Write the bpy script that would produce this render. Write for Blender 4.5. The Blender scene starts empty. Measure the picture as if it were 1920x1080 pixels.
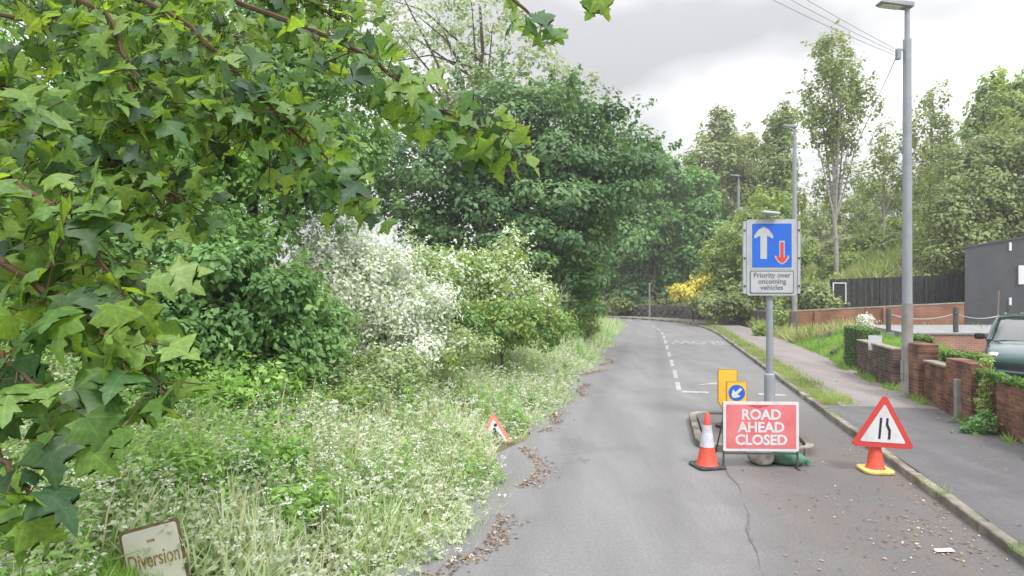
import bpy, bmesh, math
import numpy as np
from mathutils import Vector, Matrix
R = math.radians
sc = bpy.context.scene
col = sc.collection

# ------------------------------------------------------------------ camera, sky, sun, exposure
F, CH = 1200.0, 2.55                       # focal length in px of a 1920 wide frame, camera height
cd = bpy.data.cameras.new('camera'); cam = bpy.data.objects.new('camera', cd); col.objects.link(cam)
cd.sensor_width = 36; cd.lens = 36 * F / 1920; cd.clip_start = .05; cd.clip_end = 3000
cam.location = (0, 0, CH); cam.rotation_euler = (R(90), 0, 0); sc.camera = cam
SUN_EL, SUN_AZ = R(52), R(150)             # azimuth clockwise from +Y
w = bpy.data.worlds.new('World'); sc.world = w; w.use_nodes = True
nt = w.node_tree; N = nt.nodes; L = nt.links
bg = N['Background']
sky = N.new('ShaderNodeTexSky'); sky.sky_type = 'NISHITA'; sky.sun_disc = False
sky.sun_elevation = SUN_EL; sky.sun_rotation = SUN_AZ
tc = N.new('ShaderNodeTexCoord')
sep = N.new('ShaderNodeSeparateXYZ'); L.new(tc.outputs['Generated'], sep.inputs[0])
def wm(op, a, b=None):
    n = N.new('ShaderNodeMath'); n.operation = op
    for i, v in enumerate((a, b)):
        if v is None: continue
        if isinstance(v, (int, float)): n.inputs[i].default_value = v
        else: L.new(v, n.inputs[i])
    return n.outputs[0]
zc = wm('MAXIMUM', sep.outputs[2], 0.0)
den = wm('ADD', zc, 0.22)
cmb = N.new('ShaderNodeCombineXYZ')
L.new(wm('DIVIDE', sep.outputs[0], den), cmb.inputs[0]); L.new(wm('DIVIDE', sep.outputs[1], den), cmb.inputs[1])
mp = N.new('ShaderNodeMapping'); mp.inputs['Location'].default_value = (9.92, 23.57, 0); L.new(cmb.outputs[0], mp.inputs[0])
cn = N.new('ShaderNodeTexNoise'); cn.inputs['Scale'].default_value = .75; cn.inputs['Detail'].default_value = 5; cn.inputs['Roughness'].default_value = .5
L.new(mp.outputs[0], cn.inputs['Vector'])
cr = N.new('ShaderNodeValToRGB'); L.new(cn.outputs[0], cr.inputs[0])
cr.color_ramp.elements[0].position = .36; cr.color_ramp.elements[0].color = (.37, .37, .385, 1)
cr.color_ramp.elements[1].position = .62; cr.color_ramp.elements[1].color = (1.15, 1.15, 1.17, 1)
# overcast sky: brighter overhead than at the horizon
grad = wm('ADD', wm('MULTIPLY', zc, 1.6), .42)
cs = N.new('ShaderNodeVectorMath'); cs.operation = 'SCALE'; L.new(cr.outputs[0], cs.inputs[0]); L.new(grad, cs.inputs['Scale'])
ns = N.new('ShaderNodeVectorMath'); ns.operation = 'SCALE'; L.new(sky.outputs[0], ns.inputs[0]); ns.inputs['Scale'].default_value = .1
mx = N.new('ShaderNodeMix'); mx.data_type = 'RGBA'; mx.inputs[0].default_value = .96
L.new(ns.outputs[0], mx.inputs[6]); L.new(cs.outputs[0], mx.inputs[7])
L.new(mx.outputs[2], bg.inputs[0]); bg.inputs[1].default_value = 1.0
sd = bpy.data.lights.new('sun', 'SUN'); so = bpy.data.objects.new('sun', sd); col.objects.link(so)
sd.energy = 1.5; sd.angle = R(14); sd.color = (1, .96, .9)
_sv = Vector((math.sin(SUN_AZ) * math.cos(SUN_EL), math.cos(SUN_AZ) * math.cos(SUN_EL), math.sin(SUN_EL)))
so.rotation_euler = _sv.to_track_quat('Z', 'Y').to_euler(); so.location = (0, 0, 30)
vs = sc.view_settings; vs.view_transform = 'Standard'; vs.look = 'None'; vs.gamma = 1; vs.use_curve_mapping = False
vs.exposure = .9

# ------------------------------------------------------------------ helpers
def P(u, v, Z): return Vector(((u - 960) / F * Z, Z, CH + (540 - v) / F * Z))
D = np.array((.2195, .9756)); NR = np.array((.9756, -.2195))   # along the road, to its right
def link(o, parent=None):
    col.objects.link(o); o.parent = parent; return o
def tag(o, label=None, cat=None, group=None, kind=None):
    for k, v in (('label', label), ('category', cat), ('group', group), ('kind', kind)):
        if v: o[k] = v
    return o
def empty(name, loc=(0, 0, 0), rz=0, **k):
    o = bpy.data.objects.new(name, None); o.empty_display_size = .2
    o.location = loc; o.rotation_euler = (0, 0, rz); link(o); tag(o, **k); return o
class MB:
    def __init__(s): s.v = []; s.f = []
    def add(s, vs_, fs):
        b = len(s.v); s.v += [tuple(x) for x in vs_]; s.f += [tuple(b + i for i in f) for f in fs]; return s
    def box(s, c, d, M=None):
        x, y, z = d[0] / 2, d[1] / 2, d[2] / 2
        vv = [Vector((i * x, j * y, k * z)) for i in (-1, 1) for j in (-1, 1) for k in (-1, 1)]
        if M is not None: vv = [M @ q for q in vv]
        c = Vector(c)
        return s.add([c + q for q in vv], [(0, 1, 3, 2), (4, 6, 7, 5), (0, 4, 5, 1), (2, 3, 7, 6), (0, 2, 6, 4), (1, 5, 7, 3)])
    def tube(s, pts, rad, n=8, cap=True):
        pts = [Vector(p) for p in pts]
        if isinstance(rad, (int, float)): rad = [rad] * len(pts)
        rings = []; up = None
        for i, p in enumerate(pts):
            t = (pts[min(i + 1, len(pts) - 1)] - pts[max(i - 1, 0)])
            t = t.normalized() if t.length > 1e-9 else Vector((0, 0, 1))
            if up is None: up = t.orthogonal().normalized()
            a = (up - t * up.dot(t))
            a = a.normalized() if a.length > 1e-6 else t.orthogonal().normalized()
            up = a; b = t.cross(a)
            rings.append([p + (a * math.cos(2 * math.pi * k / n) + b * math.sin(2 * math.pi * k / n)) * rad[i] for k in range(n)])
        vv = [q for r in rings for q in r]; fs = []
        for i in range(len(pts) - 1):
            for k in range(n):
                fs.append((i * n + k, i * n + (k + 1) % n, (i + 1) * n + (k + 1) % n, (i + 1) * n + k))
        if cap: fs += [tuple(range(n - 1, -1, -1)), tuple(range((len(pts) - 1) * n, len(pts) * n))]
        return s.add(vv, fs)
    def lathe(s, prof, n=20, c=(0, 0, 0)):
        c = Vector(c); vv = [c + Vector((r * math.cos(2 * math.pi * k / n), r * math.sin(2 * math.pi * k / n), z)) for r, z in prof for k in range(n)]
        fs = [(i * n + k, i * n + (k + 1) % n, (i + 1) * n + (k + 1) % n, (i + 1) * n + k) for i in range(len(prof) - 1) for k in range(n)]
        fs += [tuple(range(n - 1, -1, -1)), tuple(range((len(prof) - 1) * n, len(prof) * n))]
        return s.add(vv, fs)
    def prism(s, poly, y0, y1):                     # outline in XZ, extruded along Y (y0 < y1)
        n = len(poly); vv = [(x, y0, z) for x, z in poly] + [(x, y1, z) for x, z in poly]
        return s.add(vv, [tuple(range(n)), tuple(range(2 * n - 1, n - 1, -1))] + [(i, i + n, (i + 1) % n + n, (i + 1) % n) for i in range(n)])
    def slab(s, poly, z0, z1):                      # outline in XY, extruded along Z
        n = len(poly); vv = [(x, y, z0) for x, y in poly] + [(x, y, z1) for x, y in poly]
        return s.add(vv, [tuple(range(n - 1, -1, -1)), tuple(range(n, 2 * n))] + [(i, (i + 1) % n, (i + 1) % n + n, i + n) for i in range(n)])
    def mesh(s, name, mat, smooth=False, bevel=0):
        me = bpy.data.meshes.new(name); me.from_pydata(s.v, [], s.f); me.validate()
        bm = bmesh.new(); bm.from_mesh(me); bmesh.ops.recalc_face_normals(bm, faces=bm.faces)
        if bevel: bmesh.ops.bevel(bm, geom=list(bm.edges), offset=bevel, segments=1, affect='EDGES', profile=.5)
        bm.to_mesh(me); bm.free()
        if smooth:
            me.polygons.foreach_set('use_smooth', [True] * len(me.polygons)); me.set_sharp_from_angle(angle=R(42))
        if mat: me.materials.append(mat)
        return me
    def build(s, name, mat, parent=None, smooth=False, bevel=0, loc=None, **k):
        o = bpy.data.objects.new(name, s.mesh(name, mat, smooth, bevel))
        if loc is not None: o.location = loc
        link(o, parent); tag(o, **k); return o
def rrect(x0, x1, z0, z1, r, n=4):
    out = []
    for cx, cz, a in ((x1 - r, z0 + r, -90), (x1 - r, z1 - r, 0), (x0 + r, z1 - r, 90), (x0 + r, z0 + r, 180)):
        out += [(cx + r * math.cos(R(a + 90 * i / n)), cz + r * math.sin(R(a + 90 * i / n))) for i in range(n + 1)]
    return out
def text_part(body, size, loc, mat, parent, bold=0.0, rot=(R(90), 0, 0), align='CENTER', name='lettering', sx=1.0, depth=.001):
    cu = bpy.data.curves.new('t', 'FONT'); cu.body = body; cu.size = size; cu.align_x = align; cu.offset = bold; cu.extrude = depth
    cu.resolution_u = 3
    to = bpy.data.objects.new('t', cu); col.objects.link(to)
    me = bpy.data.meshes.new_from_object(to.evaluated_get(bpy.context.evaluated_depsgraph_get()))
    bpy.data.objects.remove(to); me.name = name; me.materials.clear(); me.materials.append(mat)
    o = bpy.data.objects.new(name, me); o.location = loc; o.rotation_euler = rot; o.scale = (sx, 1, 1); link(o, parent); return o

# ------------------------------------------------------------------ materials
def mat(name, c, rough=.7, c2=None, scale=8.0, detail=4, metal=0, spec=.4, bump=0, bscale=None, lo=.35, hi=.65, rand=0, coat=0, stain=0):
    m = bpy.data.materials.new(name); m.use_nodes = True
    t = m.node_tree; b = t.nodes['Principled BSDF']
    b.inputs['Base Color'].default_value = (*c, 1); b.inputs['Roughness'].default_value = rough
    b.inputs['Metallic'].default_value = metal; b.inputs['Specular IOR Level'].default_value = spec; b.inputs['Coat Weight'].default_value = coat
    tcn = t.nodes.new('ShaderNodeTexCoord'); out = None
    if c2:
        n = t.nodes.new('ShaderNodeTexNoise'); n.inputs['Scale'].default_value = scale; n.inputs['Detail'].default_value = detail
        t.links.new(tcn.outputs['Object'], n.inputs['Vector'])
        r = t.nodes.new('ShaderNodeValToRGB'); t.links.new(n.outputs[0], r.inputs[0])
        r.color_ramp.elements[0].position = lo; r.color_ramp.elements[1].position = hi
        r.color_ramp.elements[0].color = (*c, 1); r.color_ramp.elements[1].color = (*c2, 1); out = r.outputs[0]
    if stain:
        gg = t.nodes.new('ShaderNodeNewGeometry'); n3 = t.nodes.new('ShaderNodeTexNoise'); n3.inputs['Scale'].default_value = 2.2; n3.inputs['Detail'].default_value = 7; t.links.new(gg.outputs['Position'], n3.inputs['Vector'])
        r3 = t.nodes.new('ShaderNodeValToRGB'); t.links.new(n3.outputs[0], r3.inputs[0]); r3.color_ramp.elements[0].position = .38; r3.color_ramp.elements[1].position = .62
        r3.color_ramp.elements[0].color = (.5, .5, .48, 1); r3.color_ramp.elements[1].color = (1.2, 1.15, 1.1, 1)
        m3 = t.nodes.new('ShaderNodeMix'); m3.data_type = 'RGBA'; m3.blend_type = 'MULTIPLY'; m3.inputs[0].default_value = 1
        t.links.new(out, m3.inputs[6]); t.links.new(r3.outputs[0], m3.inputs[7]); out = m3.outputs[2]
    if rand:
        oi = t.nodes.new('ShaderNodeObjectInfo'); hs = t.nodes.new('ShaderNodeHueSaturation')
        mr = t.nodes.new('ShaderNodeMapRange'); t.links.new(oi.outputs['Random'], mr.inputs[0])
        mr.inputs[3].default_value = 1 - rand; mr.inputs[4].default_value = 1 + rand
        t.links.new(mr.outputs[0], hs.inputs['Value'])
        if out: t.links.new(out, hs.inputs['Color'])
        else: hs.inputs['Color'].default_value = (*c, 1)
        out = hs.outputs[0]
    if out: t.links.new(out, b.inputs['Base Color'])
    if bump:
        n2 = t.nodes.new('ShaderNodeTexNoise'); n2.inputs['Scale'].default_value = bscale or scale * 6; n2.inputs['Detail'].default_value = 5
        t.links.new(tcn.outputs['Object'], n2.inputs['Vector'])
        bp = t.nodes.new('ShaderNodeBump'); bp.inputs['Strength'].default_value = bump; bp.inputs['Distance'].default_value = .01
        t.links.new(n2.outputs[0], bp.inputs['Height']); t.links.new(bp.outputs[0], b.inputs['Normal'])
    return m
def leafmat(name, cols, trans=.4, tcol=None, rough=.5, spec=.35, obj=False, veins=False):
    m = bpy.data.materials.new(name); m.use_nodes = True; t = m.node_tree; nn = t.nodes; b = nn['Principled BSDF']
    if obj:
        a = nn.new('ShaderNodeObjectInfo'); src = a.outputs['Random']
    else:
        a = nn.new('ShaderNodeAttribute'); a.attribute_name = 'rnd'; src = a.outputs['Fac']
    r = nn.new('ShaderNodeValToRGB'); t.links.new(src, r.inputs[0])
    e = r.color_ramp.elements
    for i in range(len(cols) - 2): e.new(.5)
    for i, c in enumerate(cols): e[i].position = i / (len(cols) - 1); e[i].color = (*c, 1)
    t.links.new(r.outputs[0], b.inputs['Base Color']); b.inputs['Roughness'].default_value = rough
    b.inputs['Specular IOR Level'].default_value = spec
    colr = r.outputs[0]
    if obj or veins:      # palmate veins and blemishes on single leaves
        def mm(op, x, y=None):
            n = nn.new('ShaderNodeMath'); n.operation = op
            for k, q in enumerate((x, y)):
                if q is None: continue
                if isinstance(q, (int, float)): n.inputs[k].default_value = q
                else: t.links.new(q, n.inputs[k])
            return n.outputs[0]
        sp_ = nn.new('ShaderNodeSeparateXYZ')
        if obj: tcn = nn.new('ShaderNodeTexCoord'); lco = tcn.outputs['Object']
        else: tcn = nn.new('ShaderNodeAttribute'); tcn.attribute_name = 'leaf_xy'; lco = tcn.outputs['Vector']
        t.links.new(lco, sp_.inputs[0])
        ax = mm('ABSOLUTE', sp_.outputs[0]); yy = sp_.outputs[1]; dmin = ax
        for vx, vy in ((.6, .36), (.40, -.05)):
            ll = math.hypot(vx, vy); dmin = mm('MINIMUM', dmin, mm('ABSOLUTE', mm('SUBTRACT', mm('MULTIPLY', ax, vy / ll), mm('MULTIPLY', yy, vx / ll))))
        side = mm('ABSOLUTE', mm('SUBTRACT', mm('FRACT', mm('MULTIPLY', mm('SUBTRACT', yy, mm('MULTIPLY', ax, .8)), 6.5)), .5)); dmin = mm('MINIMUM', dmin, mm('ADD', mm('MULTIPLY', side, .14), .006))
        rv = nn.new('ShaderNodeMapRange'); t.links.new(dmin, rv.inputs[0]); rv.inputs[1].default_value = .004; rv.inputs[2].default_value = .022; rv.inputs[3].default_value = 1.28; rv.inputs[4].default_value = 1.0
        nz = nn.new('ShaderNodeTexNoise'); nz.inputs['Scale'].default_value = 5; nz.inputs['Detail'].default_value = 6; t.links.new(lco, nz.inputs['Vector'])
        rn = nn.new('ShaderNodeMapRange'); t.links.new(nz.outputs[0], rn.inputs[0]); rn.inputs[1].default_value = .3; rn.inputs[2].default_value = .7; rn.inputs[3].default_value = .72; rn.inputs[4].default_value = 1.25
        hv = nn.new('ShaderNodeHueSaturation'); t.links.new(colr, hv.inputs['Color']); t.links.new(mm('MULTIPLY', rv.outputs[0], rn.outputs[0]), hv.inputs['Value'])
        nb_ = nn.new('ShaderNodeTexNoise'); nb_.inputs['Scale'].default_value = 9; nb_.inputs['Detail'].default_value = 3; t.links.new(lco, nb_.inputs['Vector'])
        rb = nn.new('ShaderNodeMapRange'); t.links.new(nb_.outputs[0], rb.inputs[0]); rb.inputs[1].default_value = .68; rb.inputs[2].default_value = .74
        bm_ = nn.new('ShaderNodeMix'); bm_.data_type = 'RGBA'; t.links.new(rb.outputs[0], bm_.inputs[0]); t.links.new(hv.outputs[0], bm_.inputs[6]); bm_.inputs[7].default_value = (.12, .07, .03, 1); colr = bm_.outputs[2]
        t.links.new(colr, b.inputs['Base Color'])
    tr = nn.new('ShaderNodeBsdfTranslucent')
    hs = nn.new('ShaderNodeMix'); hs.data_type = 'RGBA'; hs.blend_type = 'MULTIPLY'; hs.inputs[0].default_value = 1
    t.links.new(colr, hs.inputs[6]); hs.inputs[7].default_value = (*(tcol or (1.7, 1.6, .7)), 1)
    t.links.new(hs.outputs[2], tr.inputs[0])
    ms = nn.new('ShaderNodeMixShader'); ms.inputs[0].default_value = trans
    t.links.new(b.outputs[0], ms.inputs[1]); t.links.new(tr.outputs[0], ms.inputs[2])
    t.links.new(ms.outputs[0], nn['Material Output'].inputs[0]); return m

def asphalt(name, a, b, c, patch=.35, brown=None, lane=None):
    m = bpy.data.materials.new(name); m.use_nodes = True; t = m.node_tree; nn = t.nodes; ln = t.links; bs = nn['Principled BSDF']
    g = nn.new('ShaderNodeNewGeometry')
    def noise(s, d=4, r=.6, stretch=None):
        n = nn.new('ShaderNodeTexNoise'); n.inputs['Scale'].default_value = s; n.inputs['Detail'].default_value = d; n.inputs['Roughness'].default_value = r
        if stretch:
            mpn = nn.new('ShaderNodeMapping'); mpn.inputs['Rotation'].default_value = (0, 0, R(12.7)); mpn.inputs['Scale'].default_value = stretch
            ln.new(g.outputs['Position'], mpn.inputs[0]); ln.new(mpn.outputs[0], n.inputs['Vector'])
        else: ln.new(g.outputs['Position'], n.inputs['Vector'])
        return n.outputs[0]
    def ramp(x, lo, hi, c0, c1):
        r = nn.new('ShaderNodeValToRGB'); ln.new(x, r.inputs[0]); e = r.color_ramp.elements
        e[0].position = lo; e[1].position = hi; e[0].color = (*c0, 1); e[1].color = (*c1, 1); return r.outputs[0]
    def mix(f, x, y, mode='MIX'):
        n = nn.new('ShaderNodeMix'); n.data_type = 'RGBA'; n.blend_type = mode
        if isinstance(f, float): n.inputs[0].default_value = f
        else: ln.new(f, n.inputs[0])
        for k, q in ((6, x), (7, y)):
            if isinstance(q, tuple): n.inputs[k].default_value = (*q, 1)
            else: ln.new(q, n.inputs[k])
        return n.outputs[2]
    base = ramp(noise(1.0, 5, .6, (1.6, .25, 1)), .35, .68, a, b)
    base = mix(ramp(noise(.55, 6, .65), .52, .66, (0, 0, 0), (patch, patch, patch)), base, c)
    if lane:
        sx_ = nn.new('ShaderNodeSeparateXYZ'); ln.new(g.outputs['Position'], sx_.inputs[0])
        def mth(op, x, y):
            n = nn.new('ShaderNodeMath'); n.operation = op
            for k, q in enumerate((x, y)):
                if isinstance(q, (int, float)): n.inputs[k].default_value = q
                else: ln.new(q, n.inputs[k])
            return n.outputs[0]
        tt = mth('ADD', mth('MULTIPLY', sx_.outputs[0], .9756), mth('MULTIPLY', sx_.outputs[1], -.2195))
        tt = mth('ADD', tt, mth('MULTIPLY', mth('SUBTRACT', noise(.7, 5, .65), .5), 2.2))
        mr = nn.new('ShaderNodeMapRange'); mr.interpolation_type = 'SMOOTHSTEP'; ln.new(tt, mr.inputs[0]); mr.inputs[1].default_value = .2; mr.inputs[2].default_value = 2.1
        m2 = nn.new('ShaderNodeMapRange'); m2.interpolation_type = 'SMOOTHSTEP'; ln.new(sx_.outputs[1], m2.inputs[0]); m2.inputs[1].default_value = 11; m2.inputs[2].default_value = 17; m2.inputs[3].default_value = 1; m2.inputs[4].default_value = .15
        lf = mth('MULTIPLY', mr.outputs[0], m2.outputs[0])
        lc = ramp(noise(1.1, 6, .7, (1.2, .4, 1)), .40, .66, lane[0], lane[1])
        base = mix(lf, base, lc)
        # wheel tracks, polished slightly darker
        wv2 = mth('ABSOLUTE', mth('SUBTRACT', mth('ABSOLUTE', mth('ADD', mth('ADD', mth('MULTIPLY', sx_.outputs[0], .9756), mth('MULTIPLY', sx_.outputs[1], -.2195)), .55), .0), .72), .0)
        base = mix(1.0, base, ramp(mth('ADD', wv2, mth('MULTIPLY', noise(1.5, 4, .6, (1, .3, 1)), .5)), .2, .62, (.9, .9, .9), (1.04, 1.04, 1.04)), 'MULTIPLY')
        ol = ramp(noise(3.1, 5, .7), .66, .76, (1, 1, 1), (.8, .79, .78)); base = mix(1.0, base, ol, 'MULTIPLY')
    if brown:
        base = mix(ramp(noise(.8, 6, .7, (1.0, .45, 1)), .48, .68, (0, 0, 0), (.75, .75, .75)), base, brown)
    sp = ramp(noise(120, 2, .8), .3, .72, (.5, .5, .5), (1.5, 1.5, 1.5))
    sp2 = ramp(noise(28, 3, .7), .3, .7, (.84, .84, .84), (1.14, 1.14, 1.14))
    base = mix(1.0, mix(1.0, base, sp, 'MULTIPLY'), sp2, 'MULTIPLY')
    # fine cracks
    vo = nn.new('ShaderNodeTexVoronoi'); vo.feature = 'DISTANCE_TO_EDGE'; vo.inputs['Scale'].default_value = .9
    wv = nn.new('ShaderNodeMix'); wv.data_type = 'RGBA'; wv.inputs[0].default_value = .25
    nz = nn.new('ShaderNodeTexNoise'); nz.inputs['Scale'].default_value = 2.5; nz.inputs['Detail'].default_value = 5; ln.new(g.outputs['Position'], nz.inputs['Vector'])
    ln.new(g.outputs['Position'], wv.inputs[6]); ln.new(nz.outputs['Color'], wv.inputs[7]); ln.new(wv.outputs[2], vo.inputs['Vector'])
    ck = ramp(vo.outputs['Distance'], .0, .006, (.62, .6, .58), (1, 1, 1))
    ckm = ramp(noise(.3, 2), .5, .6, (0, 0, 0), (.8, .8, .8))
    base = mix(ckm, base, mix(1.0, base, ck, 'MULTIPLY'))
    ln.new(base, bs.inputs['Base Color']); bs.inputs['Roughness'].default_value = .85; bs.inputs['Specular IOR Level'].default_value = .25
    bp = nn.new('ShaderNodeBump'); bp.inputs['Strength'].default_value = .5; bp.inputs['Distance'].default_value = .006
    ln.new(noise(110, 3, .8), bp.inputs['Height']); ln.new(bp.outputs[0], bs.inputs['Normal']); return m

M = dict(
    road=asphalt('road_asphalt', (.172, .169, .173), (.215, .213, .216), (.14, .138, .14), .5, lane=((.118, .114, .115), (.138, .118, .11))),
    lane=asphalt('lane_asphalt', (.115, .11, .112), (.145, .14, .14), (.095, .09, .092), .5, (.15, .105, .09)),
    path_dark=asphalt('path_asphalt', (.105, .102, .106), (.138, .135, .139), (.088, .086, .089), .6),
    path_pink=asphalt('path_pink', (.21, .187, .18), (.26, .235, .226), (.17, .152, .146), .5),
    kerb=mat('kerb_concrete', (.27, .25, .23), .9, (.17, .155, .13), 6, 6, bump=.4, rand=.15, stain=1),
    soil=mat('soil', (.10, .085, .05), .95, (.16, .19, .07), 1.4, 6, bump=.6, bscale=9),
    white_paint=mat('road_paint', (.38, .38, .37), .75, (.21, .205, .2), 6, 8, lo=.42, hi=.66),
    worn_paint=mat('worn_road_paint', (.34, .34, .335), .8, (.21, .21, .21), 9, 8, lo=.38, hi=.58),
    galv=mat('galvanised_steel', (.30, .32, .36), .5, (.25, .27, .31), 3, 5, metal=.1, spec=.5),
    galv_low=mat('stained_steel', (.30, .30, .31), .65, (.22, .2, .18), 2.2, 6, metal=.2),
    alu=mat('sign_backing', (.42, .44, .47), .5, (.36, .38, .4), 4, 5, metal=.15),
    darkmetal=mat('dark_metal', (.05, .055, .06), .55, (.09, .085, .08), 12, 4),
    red=mat('red_sign_face', (.60, .13, .145), .45, (.66, .20, .21), 2.5, 6, spec=.5),
    redband=mat('red_band', (.55, .055, .05), .42, (.42, .07, .06), 9, 7, lo=.5, hi=.8),
    white=mat('sign_white', (.62, .62, .65), .45, (.46, .45, .45), 6, 8, lo=.5, hi=.8),
    black=mat('sign_black', (.02, .02, .022), .5),
    grey_text=mat('grey_lettering', (.12, .125, .14), .5),
    blue=mat('blue_sign_face', (.012, .11, .55), .4, (.02, .13, .58), 3, 4),
    signgrey=mat('worn_white_sign', (.44, .46, .48), .45, (.38, .4, .42), 4, 4),
    yellow=mat('yellow_sign_face', (.82, .50, .06), .45, (.78, .45, .06), 3, 4),
    yellow_edge=mat('dull_yellow', (.38, .25, .05), .6),
    orange=mat('cone_orange', (.66, .085, .05), .5, (.40, .09, .06), 9, 7, spec=.4, lo=.5, hi=.8),
    rubber=mat('black_rubber', (.035, .035, .04), .8, (.07, .07, .07), 9, 4),
    sleeve=mat('cone_sleeve', (.56, .56, .62), .4, (.36, .35, .36), 9, 7, lo=.48, hi=.78),
    yellowbase=mat('yellow_rubber', (.68, .55, .16), .7, (.55, .42, .12), 9, 4),
    bagw=mat('grey_sack', (.42, .40, .37), .9, (.25, .23, .2), 9, 5, bump=.5),
    bagg=mat('green_sack', (.05, .14, .085), .85, (.09, .2, .13), 9, 5, bump=.5),
    brick=mat('red_brick', (.235, .105, .07), .9, (.155, .075, .058), 9, 5, bump=.5, rand=.32, stain=1),
    brickd=mat('dark_brick', (.155, .098, .085), .9, (.095, .07, .065), 7, 5, bump=.5, rand=.32, stain=1),
    mortar=mat('mortar', (.27, .235, .2), .95, (.18, .16, .13), 9, 5, stain=1),
    coping=mat('coping_stone', (.33, .29, .25), .9, (.2, .19, .13), 6, 6, bump=.4, rand=.1),
    concrete=mat('pale_concrete', (.27, .27, .28), .9, (.21, .21, .22), 1.5, 6),
    post=mat('weathered_post', (.30, .29, .27), .9, (.2, .19, .18), 6, 6, bump=.4),
    blackwood=mat('black_timber', (.022, .022, .027), .8, (.04, .04, .045), 5, 5, rand=.25),
    cladding=mat('dark_render', (.062, .065, .078), .75, (.078, .08, .09), 2, 5),
    window=mat('white_frame', (.7, .7, .72), .5),
    stone=mat('rubble_stone', (.15, .135, .12), .95, (.075, .07, .06), 5, 6, bump=.5, rand=.3),
    sleeper=mat('dark_sleeper', (.035, .032, .028), .9, (.07, .06, .05), 5, 5),
    carpaint=mat('teal_car_paint', (.018, .055, .06), .22, spec=.6, metal=.25, coat=.8),
    glass=mat('car_glass', (.02, .03, .03), .05, spec=.8, coat=.5),
    chrome=mat('car_trim', (.5, .52, .54), .3, metal=.8),
    lens=mat('headlight_lens', (.6, .62, .64), .12, spec=.7, coat=1),
    wire=mat('grey_cable', (.30, .30, .31), .7),
    bark=mat('brown_bark', (.085, .062, .042), .95, (.045, .036, .026), 7, 6, bump=.8),
    barkb=mat('birch_bark', (.36, .34, .31), .9, (.14, .12, .11), 5, 5, lo=.5, hi=.7),
    twig=mat('twig', (.06, .045, .025), .9, (.10, .06, .03), 9, 4),
    divface=mat('overexposed_yellow', (.50, .49, .42), .5, (.56, .55, .5), 2.5, 4),  # yellow washed out in the colour to look overexposed
    divtext=mat('overexposed_lettering', (.20, .13, .035), .6, (.42, .33, .17), 20, 4, lo=.45, hi=.7),
    rust=mat('rusty_brown_edge', (.10, .065, .035), .8, (.17, .12, .07), 12, 5),
    paper=mat('white_litter', (.7, .7, .72), .6, (.6, .4, .42), 20, 2),
)
# ------------------------------------------------------------------ road centreline
SS = np.arange(-12, 120, .25); head = math.atan2(D[0], D[1]); _x = _y = 0.0
def curv(s): return 0 if s < 35 else (1 / 75 if s < 44 else (1 / 11 if s < 59 else 0))
px_ = [0.0] * len(SS); hd = [head] * len(SS)
i0 = int(12 / .25)
for i in range(len(SS)):
    px_[i] = D * SS[i]
h_ = head; p = None
for i in range(len(SS)):
    if SS[i] >= 35:
        if p is None: p = D * SS[i]
        h_ -= curv(SS[i]) * .25; p = p + np.array((math.sin(h_), math.cos(h_))) * .25; px_[i] = p
    hd[i] = h_ if SS[i] >= 35 else head
CP = np.array(px_); HD = np.array(hd)
def rp(s, t, z=0.0):
    x = np.interp(s, SS, CP[:, 0]); y = np.interp(s, SS, CP[:, 1]); h = np.interp(s, SS, HD)
    return (float(x + t * math.cos(h)), float(y - t * math.sin(h)), z)
def strip(name, s0, s1, t0, t1, z, m, ds=.5, nt_=2, **k):
    n = max(2, int(abs(s1 - s0) / ds) + 1); mb = MB(); vv = []
    f0 = t0 if callable(t0) else (lambda s: t0); f1 = t1 if callable(t1) else (lambda s: t1)
    for s in np.linspace(s0, s1, n):
        for j in range(nt_): vv.append(rp(s, f0(s) + (f1(s) - f0(s)) * j / (nt_ - 1), z))
    fs = [(i * nt_ + j, i * nt_ + j + 1, (i + 1) * nt_ + j + 1, (i + 1) * nt_ + j) for i in range(n - 1) for j in range(nt_ - 1)]
    return mb.add(vv, fs).build(name, m, **k)

# ------------------------------------------------------------------ ground
def sm(x, a, b):
    q = np.clip((x - a) / (b - a), 0, 1); return q * q * (3 - 2 * q)
def vnoise(x, y, s, seed=0):
    return (np.sin(x * s + seed) * np.cos(y * s * 1.3 + seed * 2.1) + .5 * np.sin(x * s * 2.3 + y * s * 1.7 + seed) + .25 * np.cos(x * s * 4.1 - y * s * 3.7)) / 1.75
def ground_h(x, y):
    x = np.asarray(x, float); y = np.asarray(y, float)
    s = x * D[0] + y * D[1]; t = x * NR[0] + y * NR[1]
    h = np.full_like(x, -.05)
    lb = np.clip((-2.3 - t) * .24, 0, 2.2) * (1 - sm(s, 36, 44)); h += lb + sm(-t, 2.3, 3.2) * .12 * vnoise(x, y, 1.7) * (1 - sm(s, 36, 44))
    h += np.where((t > 5.72) & (y < 24), sm(t, 5.72, 5.8) * .42 * (1 - sm(s, 18.5, 21)), 0)
    h += np.where((t > 5.72) & (y < 31), sm(t, 5.72, 6.4) * .12 * sm(s, 18.5, 21), 0)
    h += .27 * np.clip(t - 5.8, 0, 2.4) * (1 - sm(t, 8.2, 9)) * sm(s, 20.2, 21) * (1 - sm(y, 27.5, 30))
    bank = (np.clip((t - 6.0) * .3, 0, 1.0) + np.clip((t - 8.0) * .55, 0, 6.0)) * sm(y, 33, 38.5)
    fade = 1 - sm(s, 44, 52) * (1 - sm(t, 8, 14))
    h += bank * fade
    far = sm(y, 57, 66)
    h += far * np.clip((y - 57) * .12, 0, 9)
    h += sm(np.hypot(x, y), 70, 200) * 4 * vnoise(x, y, .012, 3)
    return h
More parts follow.
